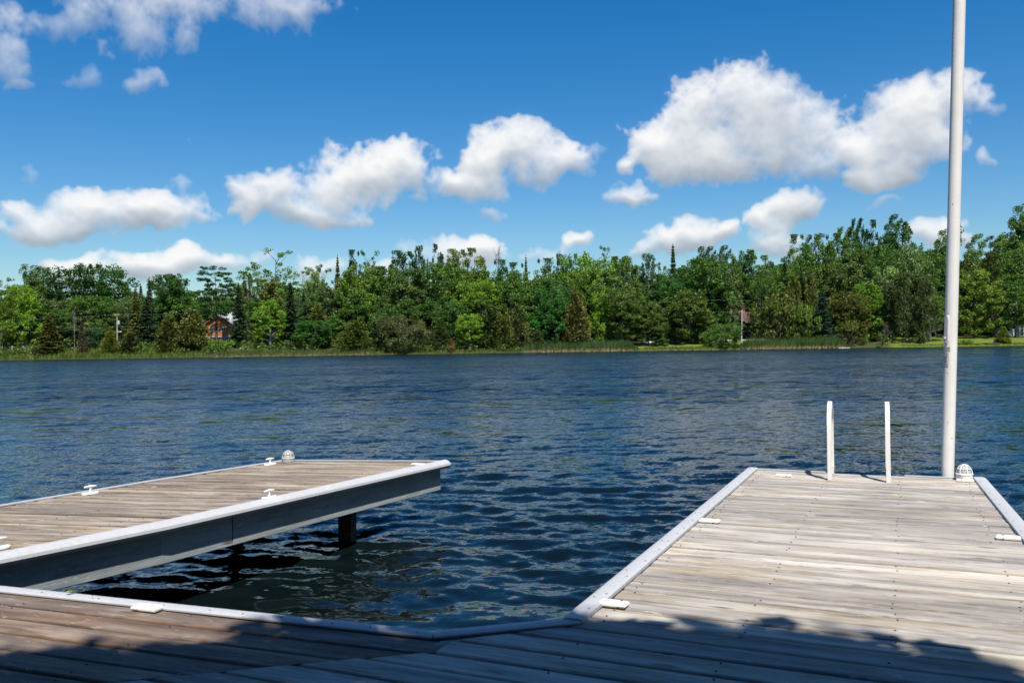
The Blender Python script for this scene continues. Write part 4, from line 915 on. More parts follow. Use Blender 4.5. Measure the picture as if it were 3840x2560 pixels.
TREES = [
    ('wind', -123.6, 226, 23.1, 6.4, 'greygreen', 'wind-bent pale crown at the far left end of the treeline'),
    ('wind', -120.8, 229, 22.8, 6.0, 'mid', 'wind-bent crown between the leftmost pale one and the broad dark maple'),
    ('maple', -112.2, 209, 17.0, 7.4, 'lime', 'yellow-green maple on a bare dark trunk above the wire fence posts'),
    ('maple', -115.0, 206, 13.0, 4.3, 'yg', 'yellow-green tree cut off by the left edge of the view'),
    ('aspen', -113.1, 222, 19.5, 6.9, 'mid', 'slim green tree with pale stems between lime maple and broad dark maple'),
    ('maple', -107.0, 226, 23.9, 9.8, 'dark', 'broad dark green maple, highest of the trees behind the wire fence'),
    ('maple', -101.6, 229, 24.0, 9.9, 'darkmid', 'dark ragged-topped maple just right of the broad dark maple'),
    ('maple', -99.5, 214, 14.5, 8.0, 'mid', 'rounded green tree standing low in front of the two dark maples'),
    ('aspen', -93.9, 217, 14.0, 6.5, 'deep', 'deep green leafy tree directly behind the transformer utility pole'),
    ('spruce', -99.2, 236, 20.1, 3.5, 'spruce', 'small dark spruce tip peeping over the wood above the utility pole'),
    ('spruce', -86.8, 211, 16.2, 4.4, 'olive', 'olive spruce right beside the utility pole with the transformer'),
    ('spruce', -90.0, 222, 17.9, 3.3, 'spruce', 'slim dark spruce left of the sharp-tipped spruce'),
    ('spruce', -87.1, 220, 19.2, 3.5, 'spruce', 'narrow spruce with the sharpest tip on the shore left of the house'),
    ('spruce', -84.3, 211, 13.8, 5.5, 'spruce', 'dark spruce standing low under the sharp-tipped spruce'),
    ('maple', -84.9, 226, 20.2, 8.4, 'darkmid', 'flat-branched green tree between sharp-tipped spruce and the house'),
    ('aspen', -80.8, 224, 18.8, 6.7, 'mid', 'leafy tree behind the greyish cedar, left of the house'),
    ('flat', -68.5, 212, 20.8, 8.7, 'dark', 'tall tree of tiered branches on a bare trunk before the orange house'),
    ('spruce', -62.1, 208, 16.7, 4.5, 'spruce', 'dark spruce touching the right side of the orange house'),
    ('aspen', -64.5, 224, 20.1, 3.3, 'greygreen', 'slender pale tree behind the spruce beside the house'),
    ('spruce', -102.3, 202, 10.1, 6.0, 'olive', 'olive spruce with skirts down to the water beside the wire fence'),
    ('bare', -98.6, 206, 11.5, 1.8, 'palewood', 'pale leafless stem behind the brown dead spruce'),
    ('deadspruce', -94.9, 202, 10.0, 2.5, 'brown', 'thin brown dead spruce standing at the waterline'),
    ('maple', -94.8, 207, 7.1, 3.6, 'bluegreen', 'small round tree between the dead spruce and the utility pole'),
    ('cedar', -88.9, 202, 6.8, 3.8, 'yolive', 'small yellowish cedar just left of the transformer utility pole'),
    ('cedar', -84.3, 202, 5.9, 4.8, 'dolive', 'dark bushy cedar just right of the transformer utility pole'),
    ('cedar', -75.7, 202, 9.6, 5.9, 'olive', 'cone-shaped olive cedar at the water left of the house'),
    ('cedar', -71.0, 203, 11.0, 7.8, 'olive2', 'wide greyish olive cedar at the water beside the orange house'),
    ('bare', -113.7, 204, 7.3, 1.8, 'palewood', 'pale dead stem at the left edge of the far bank'),
    ('shrub', -65.0, 203, 3.6, 4.5, 'lime2', 'bright green bush under the tall tree before the orange house'),
    ('aspen', -65.6, 226, 19.9, 3.4, 'greygreen', 'narrow grey-green poplar left of the airy light tree'),
    ('airy', -58.2, 226, 26.2, 12.1, 'light', 'tall airy light green tree with sky showing through its crown'),
    ('cedar', -56.0, 212, 17.6, 8.4, 'olive', 'large brown-olive cedar cone beneath the airy light tree'),
    ('aspen', -53.9, 204, 12.4, 5.1, 'lime', 'young bright green tree in front of the large brown-olive cedar'),
    ('spruce', -50.3, 208, 16.9, 4.9, 'spruce', 'tall dark spruce right of the young bright green tree'),
    ('spruce', -48.6, 214, 15.1, 4.1, 'blue', 'bluish spruce beside the tall dark spruce, in mid-wood'),
    ('airy', -52.0, 228, 22.5, 5.9, 'light', 'light airy crown right of the tall airy tree'),
    ('maple', -48.1, 224, 20.7, 5.0, 'light', 'light green rounded crown behind the bluish spruce'),
    ('airy', -47.0, 230, 23.2, 5.1, 'dark', 'loose dark crown left of the rust-red dead spruce'),
    ('spruce', -44.0, 232, 25.2, 3.3, 'dolive', 'thin conifer tip above the rust-red dead spruce'),
    ('deadspruce', -41.7, 217, 18.8, 3.0, 'rust', 'rust-red dead spruce in the middle of the wood'),
    ('aspen', -39.3, 230, 26.0, 4.8, 'dark', 'dark crown of two, the one nearer the rust-red spruce'),
    ('airy', -35.4, 229, 26.0, 6.0, 'dark', 'dark crown with visible limbs standing out against cloud'),
    ('maple', -35.8, 219, 21.2, 9.2, 'yg', 'yellow-green maple below the dark crowns with visible limbs'),
    ('maple', -38.1, 213, 15.5, 8.7, 'mid', 'wide green tree in mid-wood under the yellow-green maple'),
    ('cedar', -44.0, 208, 11.9, 5.9, 'olive', 'olive cedar in front of the bluish spruce'),
    ('maple', -43.7, 203, 7.7, 6.5, 'deep', 'deep green bushy tree behind the reed strip, right of tall spruce'),
    ('cedar', -35.0, 202, 8.0, 7.8, 'olive', 'broad olive cedar bush above the reeds, left of the grey-brown willow'),
    ('maple', -31.7, 226, 19.6, 5.3, 'mid', 'plain green crown in the gap of the skyline'),
    ('deadspruce', -26.7, 216, 20.0, 2.7, 'greywood', 'grey dead spruce at the centre of the wood'),
    ('aspen', -27.0, 230, 25.7, 7.1, 'dark', 'dark broad poplar left of the narrow dark poplars'),
    ('aspen', -23.2, 232, 27.2, 2.9, 'dark', 'narrow dark poplar tip beside the broad poplar'),
    ('aspen', -18.5, 230, 27.3, 4.0, 'bluedark', 'narrow dark poplar with twin tips before the round white cloud'),
    ('maple', -24.8, 220, 18.8, 9.0, 'mid', 'green maple below the dark broad poplar'),
    ('maple', -28.1, 207, 10.4, 6.7, 'darkmid', 'shady green tree left of the grey-brown willow'),
    ('bare', -23.5, 214, 12.7, 3.7, 'palewood', 'white forked dead snag above the grey-brown willow'),
    ('willow', -23.2, 202, 8.4, 10.8, 'greyolive', "grey-brown drooping willow spreading over the water's edge"),
    ('pine', -15.6, 202, 8.2, 5.0, 'dolive', 'dark feathery pine at the water right of the grey-brown willow'),
    ('aspen', -13.2, 228, 25.7, 6.2, 'light', 'light green tall crown right of the twin-tipped poplar'),
    ('aspen', -9.0, 228, 26.0, 6.8, 'light', 'light green tall crown left of the bare dead treetop'),
    ('maple', -6.9, 214, 17.7, 8.2, 'lime2', 'bright yellow-green maple in mid-wood left of the big dark ash'),
    ('aspen', -11.4, 218, 17.1, 5.9, 'mid', 'green tree behind the second utility pole'),
    ('maple', -13.8, 209, 12.3, 5.7, 'darkmid', 'dark leafy tree between the second utility pole and the lime maple'),
    ('maple', -9.4, 202, 9.0, 5.3, 'lime', "young lime green maple leaning at the water's edge"),
    ('cedar', -4.6, 203, 10.9, 6.5, 'dolive', 'dark cedar at the water right of the young lime maple'),
    ('bare', -3.1, 230, 26.4, 4.3, 'darkwood', 'bare dead treetop with dark twigs against the sky'),
    ('aspen', -2.8, 227, 22.9, 5.9, 'darkmid', 'dark crown around the base of the bare dead treetop'),
    ('aspen', 1.6, 226, 21.9, 6.2, 'mid', 'green crown between bare dead treetop and narrow spruce tip'),
    ('spruce', 3.8, 231, 24.4, 2.6, 'spruce', 'narrow dark spruce tip right of the bare dead treetop'),
    ('aspen', 8.1, 226, 23.0, 6.2, 'mid', 'green crown right of the narrow dark spruce tip'),
    ('maple', 8.9, 219, 19.0, 8.1, 'mid', 'full green maple above the big deep green ash'),
    ('maple', 13.0, 230, 25.2, 5.4, 'darkmid', 'darker crown just left of the brightest maple'),
    ('aspen', -0.1, 214, 16.6, 7.2, 'mid', 'pale-stemmed tree behind the olive cedar pair'),
    ('maple', 18.4, 222, 24.3, 9.4, 'lime2', 'brightest yellow-green maple, tallest near the middle of the shore'),
    ('maple', 18.9, 216, 18.9, 8.6, 'yg', 'lower yellow-green half-shaded maple beneath the brightest maple'),
    ('airy', 24.2, 232, 26.5, 5.5, 'greygreen', "thin grey-green crown right of the brightest maple's top"),
    ('maple', 27.4, 226, 23.0, 7.0, 'mid', 'rounded green crown right of the brightest maple'),
    ('spruce', 30.5, 230, 22.2, 3.4, 'spruce', 'small spruce tip left of the upswept ash'),
    ('maple', 8.1, 205, 14.6, 7.9, 'deep', 'big deep green ash with layered leaves reaching near the water'),
    ('cedar', -1.9, 202, 10.8, 4.8, 'olive', 'olive cedar of a pair left of the big deep green ash'),
    ('cedar', 1.7, 203, 11.4, 5.0, 'olive2', 'taller olive cedar of a pair touching the big deep green ash'),
    ('cedar', 5.5, 201, 5.2, 3.7, 'dolive', 'small dark cedar at the reeds under the big deep green ash'),
    ('cedar', 14.3, 203, 13.8, 6.5, 'brownolive', 'brownish cedar standing behind the tall reeds'),
    ('maple', 19.7, 208, 13.6, 4.1, 'lime', 'small lime crown on a dark trunk right of the brownish cedar'),
    ('bare', 24.7, 218, 16.3, 5.4, 'greywood', 'grey leafless tree right of the small lime crown'),
    ('maple', 26.3, 207, 14.1, 8.5, 'olivegreen', 'olive-green spreading tree shading the white rail'),
    ('aspen', 33.9, 226, 23.6, 4.5, 'bluegreen', 'upswept bluish ash with bare top branches'),
    ('airy', 36.8, 228, 22.2, 4.8, 'greygreen', 'thin crown between the upswept ash and the spiky tall spruce'),
    ('spruce', 40.3, 227, 26.3, 3.9, 'spruce', 'spiky tall spruce rising alone above the gazebo'),
    ('maple', 30.8, 205, 10.2, 5.8, 'olivegreen', "tree on a dark trunk at the lawn's edge left of the gazebo"),
    ('aspen', 37.4, 221, 18.2, 7.4, 'mid', 'green tree below the spiky tall spruce'),
    ('wind', 45.5, 232, 25.8, 3.7, 'dark', 'left one of three wind-bent dark tips'),
    ('wind', 48.7, 233, 26.0, 3.5, 'bluedark', 'middle one of three wind-bent dark tips'),
    ('wind', 51.8, 232, 26.1, 4.0, 'dark', 'right one of three wind-bent dark tips'),
    ('maple', 46.5, 222, 21.8, 11.0, 'mid', 'broad green maple below the three wind-bent tips'),
    ('maple', 41.0, 210, 13.7, 9.9, 'olivegreen', "wide olive-green tree rising close behind the gazebo's right side"),
    ('aspen', 54.5, 228, 20.4, 4.8, 'greygreen', 'thin grey-green tree left of the brown-roofed house'),
    ('aspen', 61.5, 241, 24.5, 4.2, 'darkmid', 'dark crown directly behind the brown-roofed house'),
    ('willow', 46.1, 201, 5.8, 7.7, 'mid', "leaning willow with white broken limbs at the lawn's shore"),
    ('shrub', 33.2, 205, 2.7, 3.6, 'deep', 'low dark bush against the left side of the gazebo'),
    ('shrub', 42.5, 208, 4.8, 3.4, 'yg', 'yellowish bush right of the gazebo'),
    ('maple', 56.7, 239, 24.6, 6.4, 'mid', 'rounded green tree above the brown-roofed house'),
    ('aspen', 62.5, 241, 25.7, 6.1, 'mid', 'tall green crown above the thin white flagpole'),
    ('aspen', 66.1, 238, 24.1, 5.4, 'greygreen', 'grey-green crown right of the far white flagpole'),
    ('wind', 68.0, 230, 24.9, 5.5, 'mid', 'wind-swept crown just left of the rising hill trees'),
    ('birch', 60.1, 216, 17.4, 7.0, 'mid', 'white-stemmed birch right of the brown-roofed house'),
    ('spruce', 64.1, 214, 21.1, 3.9, 'spruce', 'dark spruce left of two olive cedars'),
    ('spruce', 67.0, 211, 17.8, 3.9, 'spruce', 'dark spruce between two olive cedars'),
    ('cedar', 64.5, 208, 17.9, 4.4, 'olive', 'olive cedar left of the dark spruce between two'),
    ('cedar', 68.0, 208, 18.3, 4.4, 'olive2', 'olive cedar right of the dark spruce between two'),
    ('aspen', 73.5, 232, 28.7, 7.2, 'mid', 'first tall aspen at the left end of the hill trees'),
    ('aspen', 78.8, 236, 29.2, 6.0, 'greygreen', 'grey-green aspen, second on the hill'),
    ('aspen', 82.1, 234, 29.0, 6.3, 'mid', 'green aspen above the blue spruce'),
    ('spruce', 68.9, 203, 13.3, 5.7, 'blue', 'blue-green spruce at the reeds, bluest tree on the shore'),
    ('shrub', 59.8, 204, 11.9, 9.2, 'olive', 'olive thicket behind the right reeds'),
    ('shrub', 64.7, 203, 9.4, 5.5, 'yg', 'yellow-green bush left of the blue-green spruce'),
    ('aspen', 86.0, 236, 30.7, 6.3, 'mid', 'tall aspen on the hill left of the ragged dark tips'),
    ('aspen', 91.1, 241, 33.6, 4.4, 'dark', 'ragged dark tip, leftmost on the hill crest'),
    ('aspen', 95.5, 241, 33.0, 5.5, 'dark', 'ragged dark tip in the middle of the hill crest'),
    ('wind', 99.0, 242, 34.7, 4.4, 'dark', 'highest ragged tip on the hill crest'),
    ('aspen', 101.7, 238, 32.0, 7.4, 'darkmid', 'dense dark crown on the hill right of the highest tip'),
    ('maple', 76.9, 216, 20.8, 8.2, 'olivegreen', 'olive-green tree behind the blue-green spruce'),
    ('aspen', 84.1, 222, 23.8, 7.8, 'mid', 'green aspen halfway up the hill'),
    ('maple', 89.6, 224, 24.6, 7.3, 'mid', 'green maple halfway up the hill below the highest tip'),
    ('maple', 96.9, 224, 25.5, 7.3, 'pale', 'pale silvery-green maple high on the hill'),
    ('maple', 87.5, 214, 18.7, 7.0, 'pale', 'pale silvery-green tree low on the hill'),
    ('maple', 75.6, 206, 13.1, 7.3, 'olive', 'olive tree right of the blue-green spruce'),
    ('maple', 80.7, 208, 14.7, 7.1, 'lime2', 'bright green tree behind the fallen grey branches'),
    ('willow', 87.9, 204, 16.1, 9.8, 'darkolive', 'dark wide willow drooping over the bank beside the lawn'),
    ('shrub', 74.5, 201, 5.8, 5.1, 'olive', 'olive bush at the water where the right reeds end'),
    ('wind', 108.4, 238, 29.9, 5.7, 'mid', 'wind-bent crown left of the near flagpole'),
    ('wind', 112.8, 240, 31.7, 5.1, 'darkmid', 'wind-bent crown showing just beside the near flagpole'),
    ('maple', 104.5, 226, 23.6, 7.7, 'mid', 'maple behind the near flagpole'),
    ('birch', 94.2, 206, 12.6, 7.0, 'mid', 'birch on pale trunks at the right lawn'),
    ('wind', 117.5, 236, 28.5, 5.3, 'mid', 'bent crown just right of the near flagpole'),
    ('maple', 107.7, 213, 17.7, 8.4, 'yg', 'yellow-green maple on the right lawn with a scarred trunk'),
    ('pine', 115.5, 220, 27.5, 8.4, 'dolive', 'large dark pine rising from the right lawn'),
    ('wind', 127.4, 238, 36.0, 7.1, 'mid', 'tallest wind-bent poplar near the right edge'),
    ('wind', 131.6, 239, 34.2, 7.4, 'darkmid', 'wind-bent poplar cut by the right edge'),
    ('maple', 126.2, 226, 25.5, 7.0, 'mid', 'green maple at the right edge above the white shed'),
    ('aspen', 117.6, 213, 16.3, 7.8, 'mid', 'leafy tree shading the white shed'),
    ('cedar', 107.7, 200.5, 4.3, 3.1, 'yolive', "small cedar on the right lawn's shore"),
    ('shrub', 99.0, 199.3, 1.2, 3.1, 'lime', 'low lime weeds on the bank of the right lawn'),
]
GT = 'trees standing along the far shore'
for (k, x, y, zt, w, c, lab) in TREES: plant(k, x, y, zt, w, c, lab, GT)
# the wood behind them: nothing in the photograph tells these apart
tops = sorted((t[1] / t[2], (t[3] - EYE) / t[2], t[4] / t[2]) for t in TREES)
def skyline(q):
    best = [(e_ - .0) for (a, e_, w) in tops if abs(a - q) < .06]
    best.sort(); return best[int(len(best) * .66)] if best else .08
frng = random.Random(12)
for i in range(170):
    q = -.60 + 1.2 * ((i * 61) % 170 + frng.random()) / 170; y = frng.choice([216, 222, 229, 236, 244]) + frng.uniform(-2, 2); x = q * y
    if -80 < x < -62 and y < 234: y = 238 + frng.random() * 4; x = q * y
    if .222 < q < .278 and y < 246: y = 247; x = q * y
    if x > 84 and y < 230: y = 234; x = q * y
    kind = frng.choice(['maple', 'maple', 'aspen', 'aspen', 'aspen', 'birch', 'maple', 'birch', 'spruce'])
    zt = EYE + y * skyline(q) * (frng.uniform(.64, .87) if kind != 'spruce' else frng.uniform(.6, .8))
    lab, grp, cc = (('dark conifer lost in the wood behind the shore trees', 'conifers inside the far wood', 'spruce') if kind == 'spruce' else
                    ('green leafy tree lost in the wood behind the shore trees', 'leafy trees inside the far wood', frng.choice(['mid', 'darkmid', 'mid', 'olivegreen', 'deep', 'greygreen'])))
    plant(kind, x, y, zt, frng.uniform(7.5, 11) if kind != 'spruce' else 4.2, cc, lab, grp)

# ------------------------------------------------------------------ undergrowth, bank grass and reeds (nobody could count these)
urng = np.random.default_rng(31)
def scatter_leaves(name, P, Dv, ln, wd, mat, colour, label):
    V, F = leaf_cards(P, Dv, ln, wd, urng); return tag(obj(name, V, F, mat, None, False, colour), label, 'undergrowth', None, 'stuff')
def blocked(x, y):
    b = (x > 26) & (x < 64) & (y < 215.5); b |= (x > 82) & (y < 229); b |= (x > 1) & (x < 27) & (y < 202.5); b |= (x > 49) & (x < 74) & (y < 202.5); b |= (x > -78) & (x < -65) & (y > 203) & (y < 224); b |= (x / y > .236) & (x / y < .264) & (y < 236)
    b |= (x > -100) & (x < -84) & (y < 207); return b
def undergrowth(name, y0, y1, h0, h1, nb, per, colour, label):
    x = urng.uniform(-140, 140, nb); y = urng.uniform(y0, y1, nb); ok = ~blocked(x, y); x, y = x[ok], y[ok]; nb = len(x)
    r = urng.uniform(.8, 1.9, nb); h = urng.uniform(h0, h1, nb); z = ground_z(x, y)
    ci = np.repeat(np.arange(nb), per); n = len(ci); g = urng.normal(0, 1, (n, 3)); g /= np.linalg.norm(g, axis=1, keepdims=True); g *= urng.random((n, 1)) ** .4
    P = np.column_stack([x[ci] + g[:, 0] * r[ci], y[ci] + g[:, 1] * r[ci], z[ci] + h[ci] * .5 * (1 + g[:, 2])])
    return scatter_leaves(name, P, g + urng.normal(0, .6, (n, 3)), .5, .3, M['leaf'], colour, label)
undergrowth('undergrowth', 199.2, 211, .7, 2.6, 520, 70, (.095, .150, .030), 'low bushes along the far bank under the shore trees')
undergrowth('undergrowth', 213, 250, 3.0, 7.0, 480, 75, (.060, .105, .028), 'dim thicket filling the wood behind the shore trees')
def blades(name, xs, ys, h, w, colour, label, base_tan=True, lean=.12):
    n = len(xs); z = ground_z(xs, ys) - .1; a = urng.random(n) * 3.1416; hh = h * urng.uniform(.65, 1.15, n); ww = w * urng.uniform(.7, 1.3, n)
    dx, dy = np.cos(a) * ww, np.sin(a) * ww; lx = urng.normal(.10, lean, n) * hh; ly = urng.normal(0, lean, n) * hh
    b = np.column_stack([xs, ys, z]); o = np.column_stack([dx, dy, 0 * dx]) / 2; t = b + np.column_stack([lx, ly, hh]); m = b + np.column_stack([lx * .3, ly * .3, hh * .38])
    V = np.stack([b - o, b + o, m + o, m - o, m + o, t, m - o], 1).reshape(-1, 3); i = np.arange(n)[:, None] * 7
    me_F = np.concatenate([i + [0, 1, 2, 3]], 0); tri = np.concatenate([i + [6, 4, 5, 5]], 0)
    F = [list(map(int, f)) for f in me_F] + [list(map(int, f[:3])) for f in tri]
    o = obj(name, V, F, M['reed'], None, False, colour)
    if base_tan: o.data.materials.append(M['reed_base']); o.data.polygons.foreach_set('material_index', [1] * n + [0] * n)
    return tag(o, label, 'reeds', None, 'stuff')
M['reed_base'] = plain('dry_reed_stalks', (.24, .20, .095), .9, var=.3, nscale=1.5)
def stand(x0, x1, n, h, d0, d1, name, label, colour, w=.10, tan=True):
    x = urng.uniform(x0, x1, n); edge = np.clip(np.minimum(x - x0, x1 - x) / 2.0, .35, 1)
    y = shore(x) + urng.uniform(d0, d1, n); return blades(name, x, y, h * edge, w, colour, label, tan)
stand(1.0, 27.5, 5200, 2.15, -.6, 3.6, 'reeds', 'tall green reeds at the water below the olive-green tree', (.055, .100, .030))
stand(49, 73, 5200, 2.25, -.6, 3.2, 'reeds', 'tall green reeds at the water in front of the far white flagpole', (.060, .105, .028))
stand(-66, -29, 4200, 1.15, -.5, 2.4, 'reeds', 'short reed fringe at the water right of the orange house', (.075, .110, .030))
stand(27, 50, 2200, .7, -.4, 2.0, 'reeds', 'thin reed fringe at the edge of the gazebo lawn', (.085, .120, .028))
def bank_grass(x0, x1, n, h, d0, d1, colour, label):
    x = urng.uniform(x0, x1, n); y = shore(x) + urng.uniform(d0, d1, n); o = blades('bank_grass', x, y, h * np.ones(n), .13, colour, label, False, .25); o['category'] = 'grass'; return o
bank_grass(-140, -66, 9000, 1.0, .1, 7.5, (.105, .150, .026), 'lush waterside grass and weeds below the wire fence')
bank_grass(-30, 2, 1500, .8, .2, 3.5, (.095, .120, .026), 'rough grass at the waterline beneath the grey-brown willow')
bank_grass(84, 125, 2500, .35, .2, 2.5, (.110, .150, .024), 'grass rim of the right lawn at the waterline')

# ------------------------------------------------------------------ orange house
hx, hy, hz = -71.4, 222.0, 2.9
house = wthing('house', (hx, hy, hz), 'orange gabled house with tin roof among the trees', 'house')
def W(x, z, y=hy): return (x, y, z)
hw = 4.3; zb, ze, za = 4.72, 7.15, 10.0; dp = 9.0
V = [(hx - hw, hy, zb), (hx + hw, hy, zb), (hx + hw, hy, ze), (hx, hy, za), (hx - hw, hy, ze), (hx - hw, hy + dp, zb), (hx + hw, hy + dp, zb), (hx + hw, hy + dp, ze), (hx, hy + dp, za), (hx - hw, hy + dp, ze)]
MB().add(V, [[0, 1, 2, 3, 4], [9, 8, 7, 6, 5], [1, 6, 7, 2], [5, 0, 4, 9], [0, 5, 6, 1]]).build('wall', M['siding'], house)
MB().box((hx, hy + dp / 2 + .15, (zb + 1.6) / 2), (2 * hw - .2, dp, zb - 1.6)).build('foundation', M['stone'], house)
MB().box((hx, hy - .06, zb - .02), (2 * hw + .1, .16, .14)).build('sill_band', M['rail_white'], house)
sl = math.hypot(hw + .5, (za - ze) * (hw + .5) / hw)
for s in (-1, 1):
    ex, ez = hx + s * (hw + .5), za - (za - ze) * (hw + .5) / hw
    t_ = .16
    V = [(hx, hy - .5, za + .03), (ex, hy - .5, ez + .03), (ex, hy + dp + .5, ez + .03), (hx, hy + dp + .5, za + .03)]
    V += [(a, b, c + t_) for a, b, c in V]
    MB().add(V, [[3, 2, 1, 0], [4, 5, 6, 7], [0, 1, 5, 4], [1, 2, 6, 5], [2, 3, 7, 6], [3, 0, 4, 7]]).build('roof', M['tin'], house)
    V = [(hx, hy - .53, za - .22), (ex, hy - .53, ez - .22), (ex, hy - .53, ez + .14), (hx, hy - .53, za + .14)]; V += [(a, b - .05, c) for a, b, c in V]
    MB().add(V, [[0, 1, 2, 3], [7, 6, 5, 4], [0, 4, 5, 1], [1, 5, 6, 2], [2, 6, 7, 3], [3, 7, 4, 0]]).build('bargeboard', M['house_trim'], house)
V = [(hx + .6, hy + 2.6, 7.7), (hx + 8.2, hy + 2.6, 7.7), (hx + 8.2, hy + 6.0, 10.7), (hx + .6, hy + 6.0, 10.7)]; V += [(a, b, c + .16) for a, b, c in V]
MB().add(V, [[3, 2, 1, 0], [4, 5, 6, 7], [0, 1, 5, 4], [1, 2, 6, 5], [2, 3, 7, 6], [3, 0, 4, 7]]).build('wing_roof', M['tin'], house)
MB().box((hx + 6.2, hy + 5.6, 5.0), (3.7, 5.4, 5.6)).build('wing_wall', M['siding'], house)
def window(parent, cx, y, cz, w, h, frame_mat, cross=True, t=.11):
    f = MB(); f.box((cx, y, cz + h / 2 - t / 2), (w, .10, t)); f.box((cx, y, cz - h / 2 + t / 2), (w, .10, t))
    f.box((cx - w / 2 + t / 2, y, cz), (t, .10, h - 2 * t)); f.box((cx + w / 2 - t / 2, y, cz), (t, .10, h - 2 * t))
    if cross: f.box((cx, y, cz), (t, .09, h - 2 * t)); f.box((cx - (w - t) / 4 , y, cz), ((w - 3 * t) / 2, .08, t * .7)); f.box((cx + (w - t) / 4, y, cz), ((w - 3 * t) / 2, .08, t * .7))
    o = f.build('window', frame_mat, parent)
    L = parent.location
    g = MB().box((cx - L.x, y + .02 - L.y, cz - L.z), (w - t * 1.2, .04, h - t * 1.2)).build('pane', M['dark_glass'], None); g.parent = o
    return o
window(house, hx - 1.45, hy - .05, 6.5, 1.12, 1.08, M['rail_white']); window(house, hx + 1.40, hy - .05, 6.52, 1.12, 1.08, M['rail_white'])
window(house, hx + 1.55, hy + .10, 4.05, 1.05, .74, M['rail_white'], True, .09)
# brown-roofed house
bx, by = 58.2, 232.0
h2 = wthing('house', (bx, by, 2.3), 'brown-roofed house with deep dark eaves behind the far white flagpole', 'house')
MB().box((bx - .4, by + 4.2, 4.6), (8.6, 7.4, 4.8)).build('wall', M['log_wall'], h2)
def lean_roof(cx, w, y0, z0, y1, z1, name='roof'):
    V = [(cx - w / 2, y0, z0), (cx + w / 2, y0, z0), (cx + w / 2, y1, z1), (cx - w / 2, y1, z1)]; V += [(a, b, c + .18) for a, b, c in V]
    MB().add(V, [[3, 2, 1, 0], [4, 5, 6, 7], [0, 1, 5, 4], [1, 2, 6, 5], [2, 3, 7, 6], [3, 0, 4, 7]]).build(name, M['shingle'], h2)
lean_roof(bx - 1.0, 5.6, by - .8, 6.75, by + 4.0, 10.2); lean_roof(bx + 2.9, 4.2, by - 1.4, 6.35, by + 3.4, 9.1); lean_roof(bx - .4, 9.2, by + 8.4, 6.9, by + 4.02, 10.2)
window(h2, bx + 1.9, by + .46, 5.2, 1.0, 1.1, M['rail_white']); window(h2, bx - 1.6, by + .46, 5.2, 1.2, 1.1, M['log_wall'])
MB().box((bx + 1.25, by + 3.4, 10.2), (.8, .7, 1.6)).build('chimney', M['shingle'], h2)
# tarpaulined boat and dark van beside it
bt = wthing('covered_boat', (54.2, 222, 2.3), 'boat under a grey tarpaulin beside the brown-roofed house', 'boat')
n_ = 9; V = []; F = []
for i in range(n_):
    f = i / (n_ - 1); y = 219.6 + 4.6 * f; w = 1.25 * math.sin(math.pi * (.14 + .72 * f)) ** .5; zt = 5.75 - .5 * abs(f - .45) * 2
    V += [(54.3 - w, y, 4.0), (54.3 - w * .95, y, 4.7), (54.3 - w * .4, y, zt - .15), (54.3, y, zt), (54.3 + w * .4, y, zt - .12), (54.3 + w * .95, y, 4.7), (54.3 + w, y, 4.0)]
for i in range(n_ - 1):
    for k in range(6): F.append([7 * i + k, 7 * i + 7 + k, 7 * i + 8 + k, 7 * i + 1 + k])
F += [list(range(7)), list(range(7 * n_ - 7, 7 * n_))[::-1]]
MB().add(V, F).build('tarpaulin', M['tarp'], bt, True)
MB().box((54.3, 221.9, 3.75), (1.9, 4.2, .5), 0, .12).build('hull', M['rail_white'], bt)
MB().box((54.3, 221.9, 3.15), (1.1, 4.0, .14)).build('trailer', M['steel'], bt)
for s in (-1, 1): MB().tube([(54.3 + s * .75, 222.3, 2.85), (54.3 + s * .95, 222.3, 2.85)], .38, 14).build('wheel', M['tyre'], bt)
vn = wthing('van', (57.0, 222, 2.0), 'dark blue van with a white roof rack parked beside the covered boat', 'van')
V = []; prof_ = [(-2.2, 2.35), (-2.25, 3.0), (-1.5, 3.15), (-.9, 4.05), (2.1, 4.1), (2.2, 3.2), (2.2, 2.35)]
for s in (-.88, .88): V += [(57.0 + s * (1 if z < 3.2 else .9), 222.2 + y, z) for y, z in prof_]
MB().add(V, [list(range(7))[::-1], list(range(7, 14))] + [[i, (i + 1) % 7, 7 + (i + 1) % 7, 7 + i] for i in range(7)]).build('body', M['van'], vn)
MB().add([(56.3, 220.64, 3.25), (57.7, 220.64, 3.25), (57.65, 221.23, 3.98), (56.35, 221.23, 3.98)], [[0, 1, 2, 3]]).build('windscreen', M['dark_glass'], vn)
MB().box((57.0, 222.4, 4.28), (1.5, 2.2, .07)).box((56.5, 221.6, 4.17), (.06, .06, .16)).box((57.5, 221.6, 4.17), (.06, .06, .16)).box((56.5, 223.4, 4.17), (.06, .06, .16)).box((57.5, 223.4, 4.17), (.06, .06, .16)).build('roof_rack', M['rail_white'], vn)
for s in (-1, 1):
    for yy in (220.8, 223.6): MB().tube([(57.0 + s * .72, yy, 2.33), (57.0 + s * .92, yy, 2.33)], .34, 14).build('wheel', M['tyre'], vn)
    MB().box((57.0 + s * .6, 219.93, 2.82), (.26, .06, .14)).build('headlight', M['white'], vn)

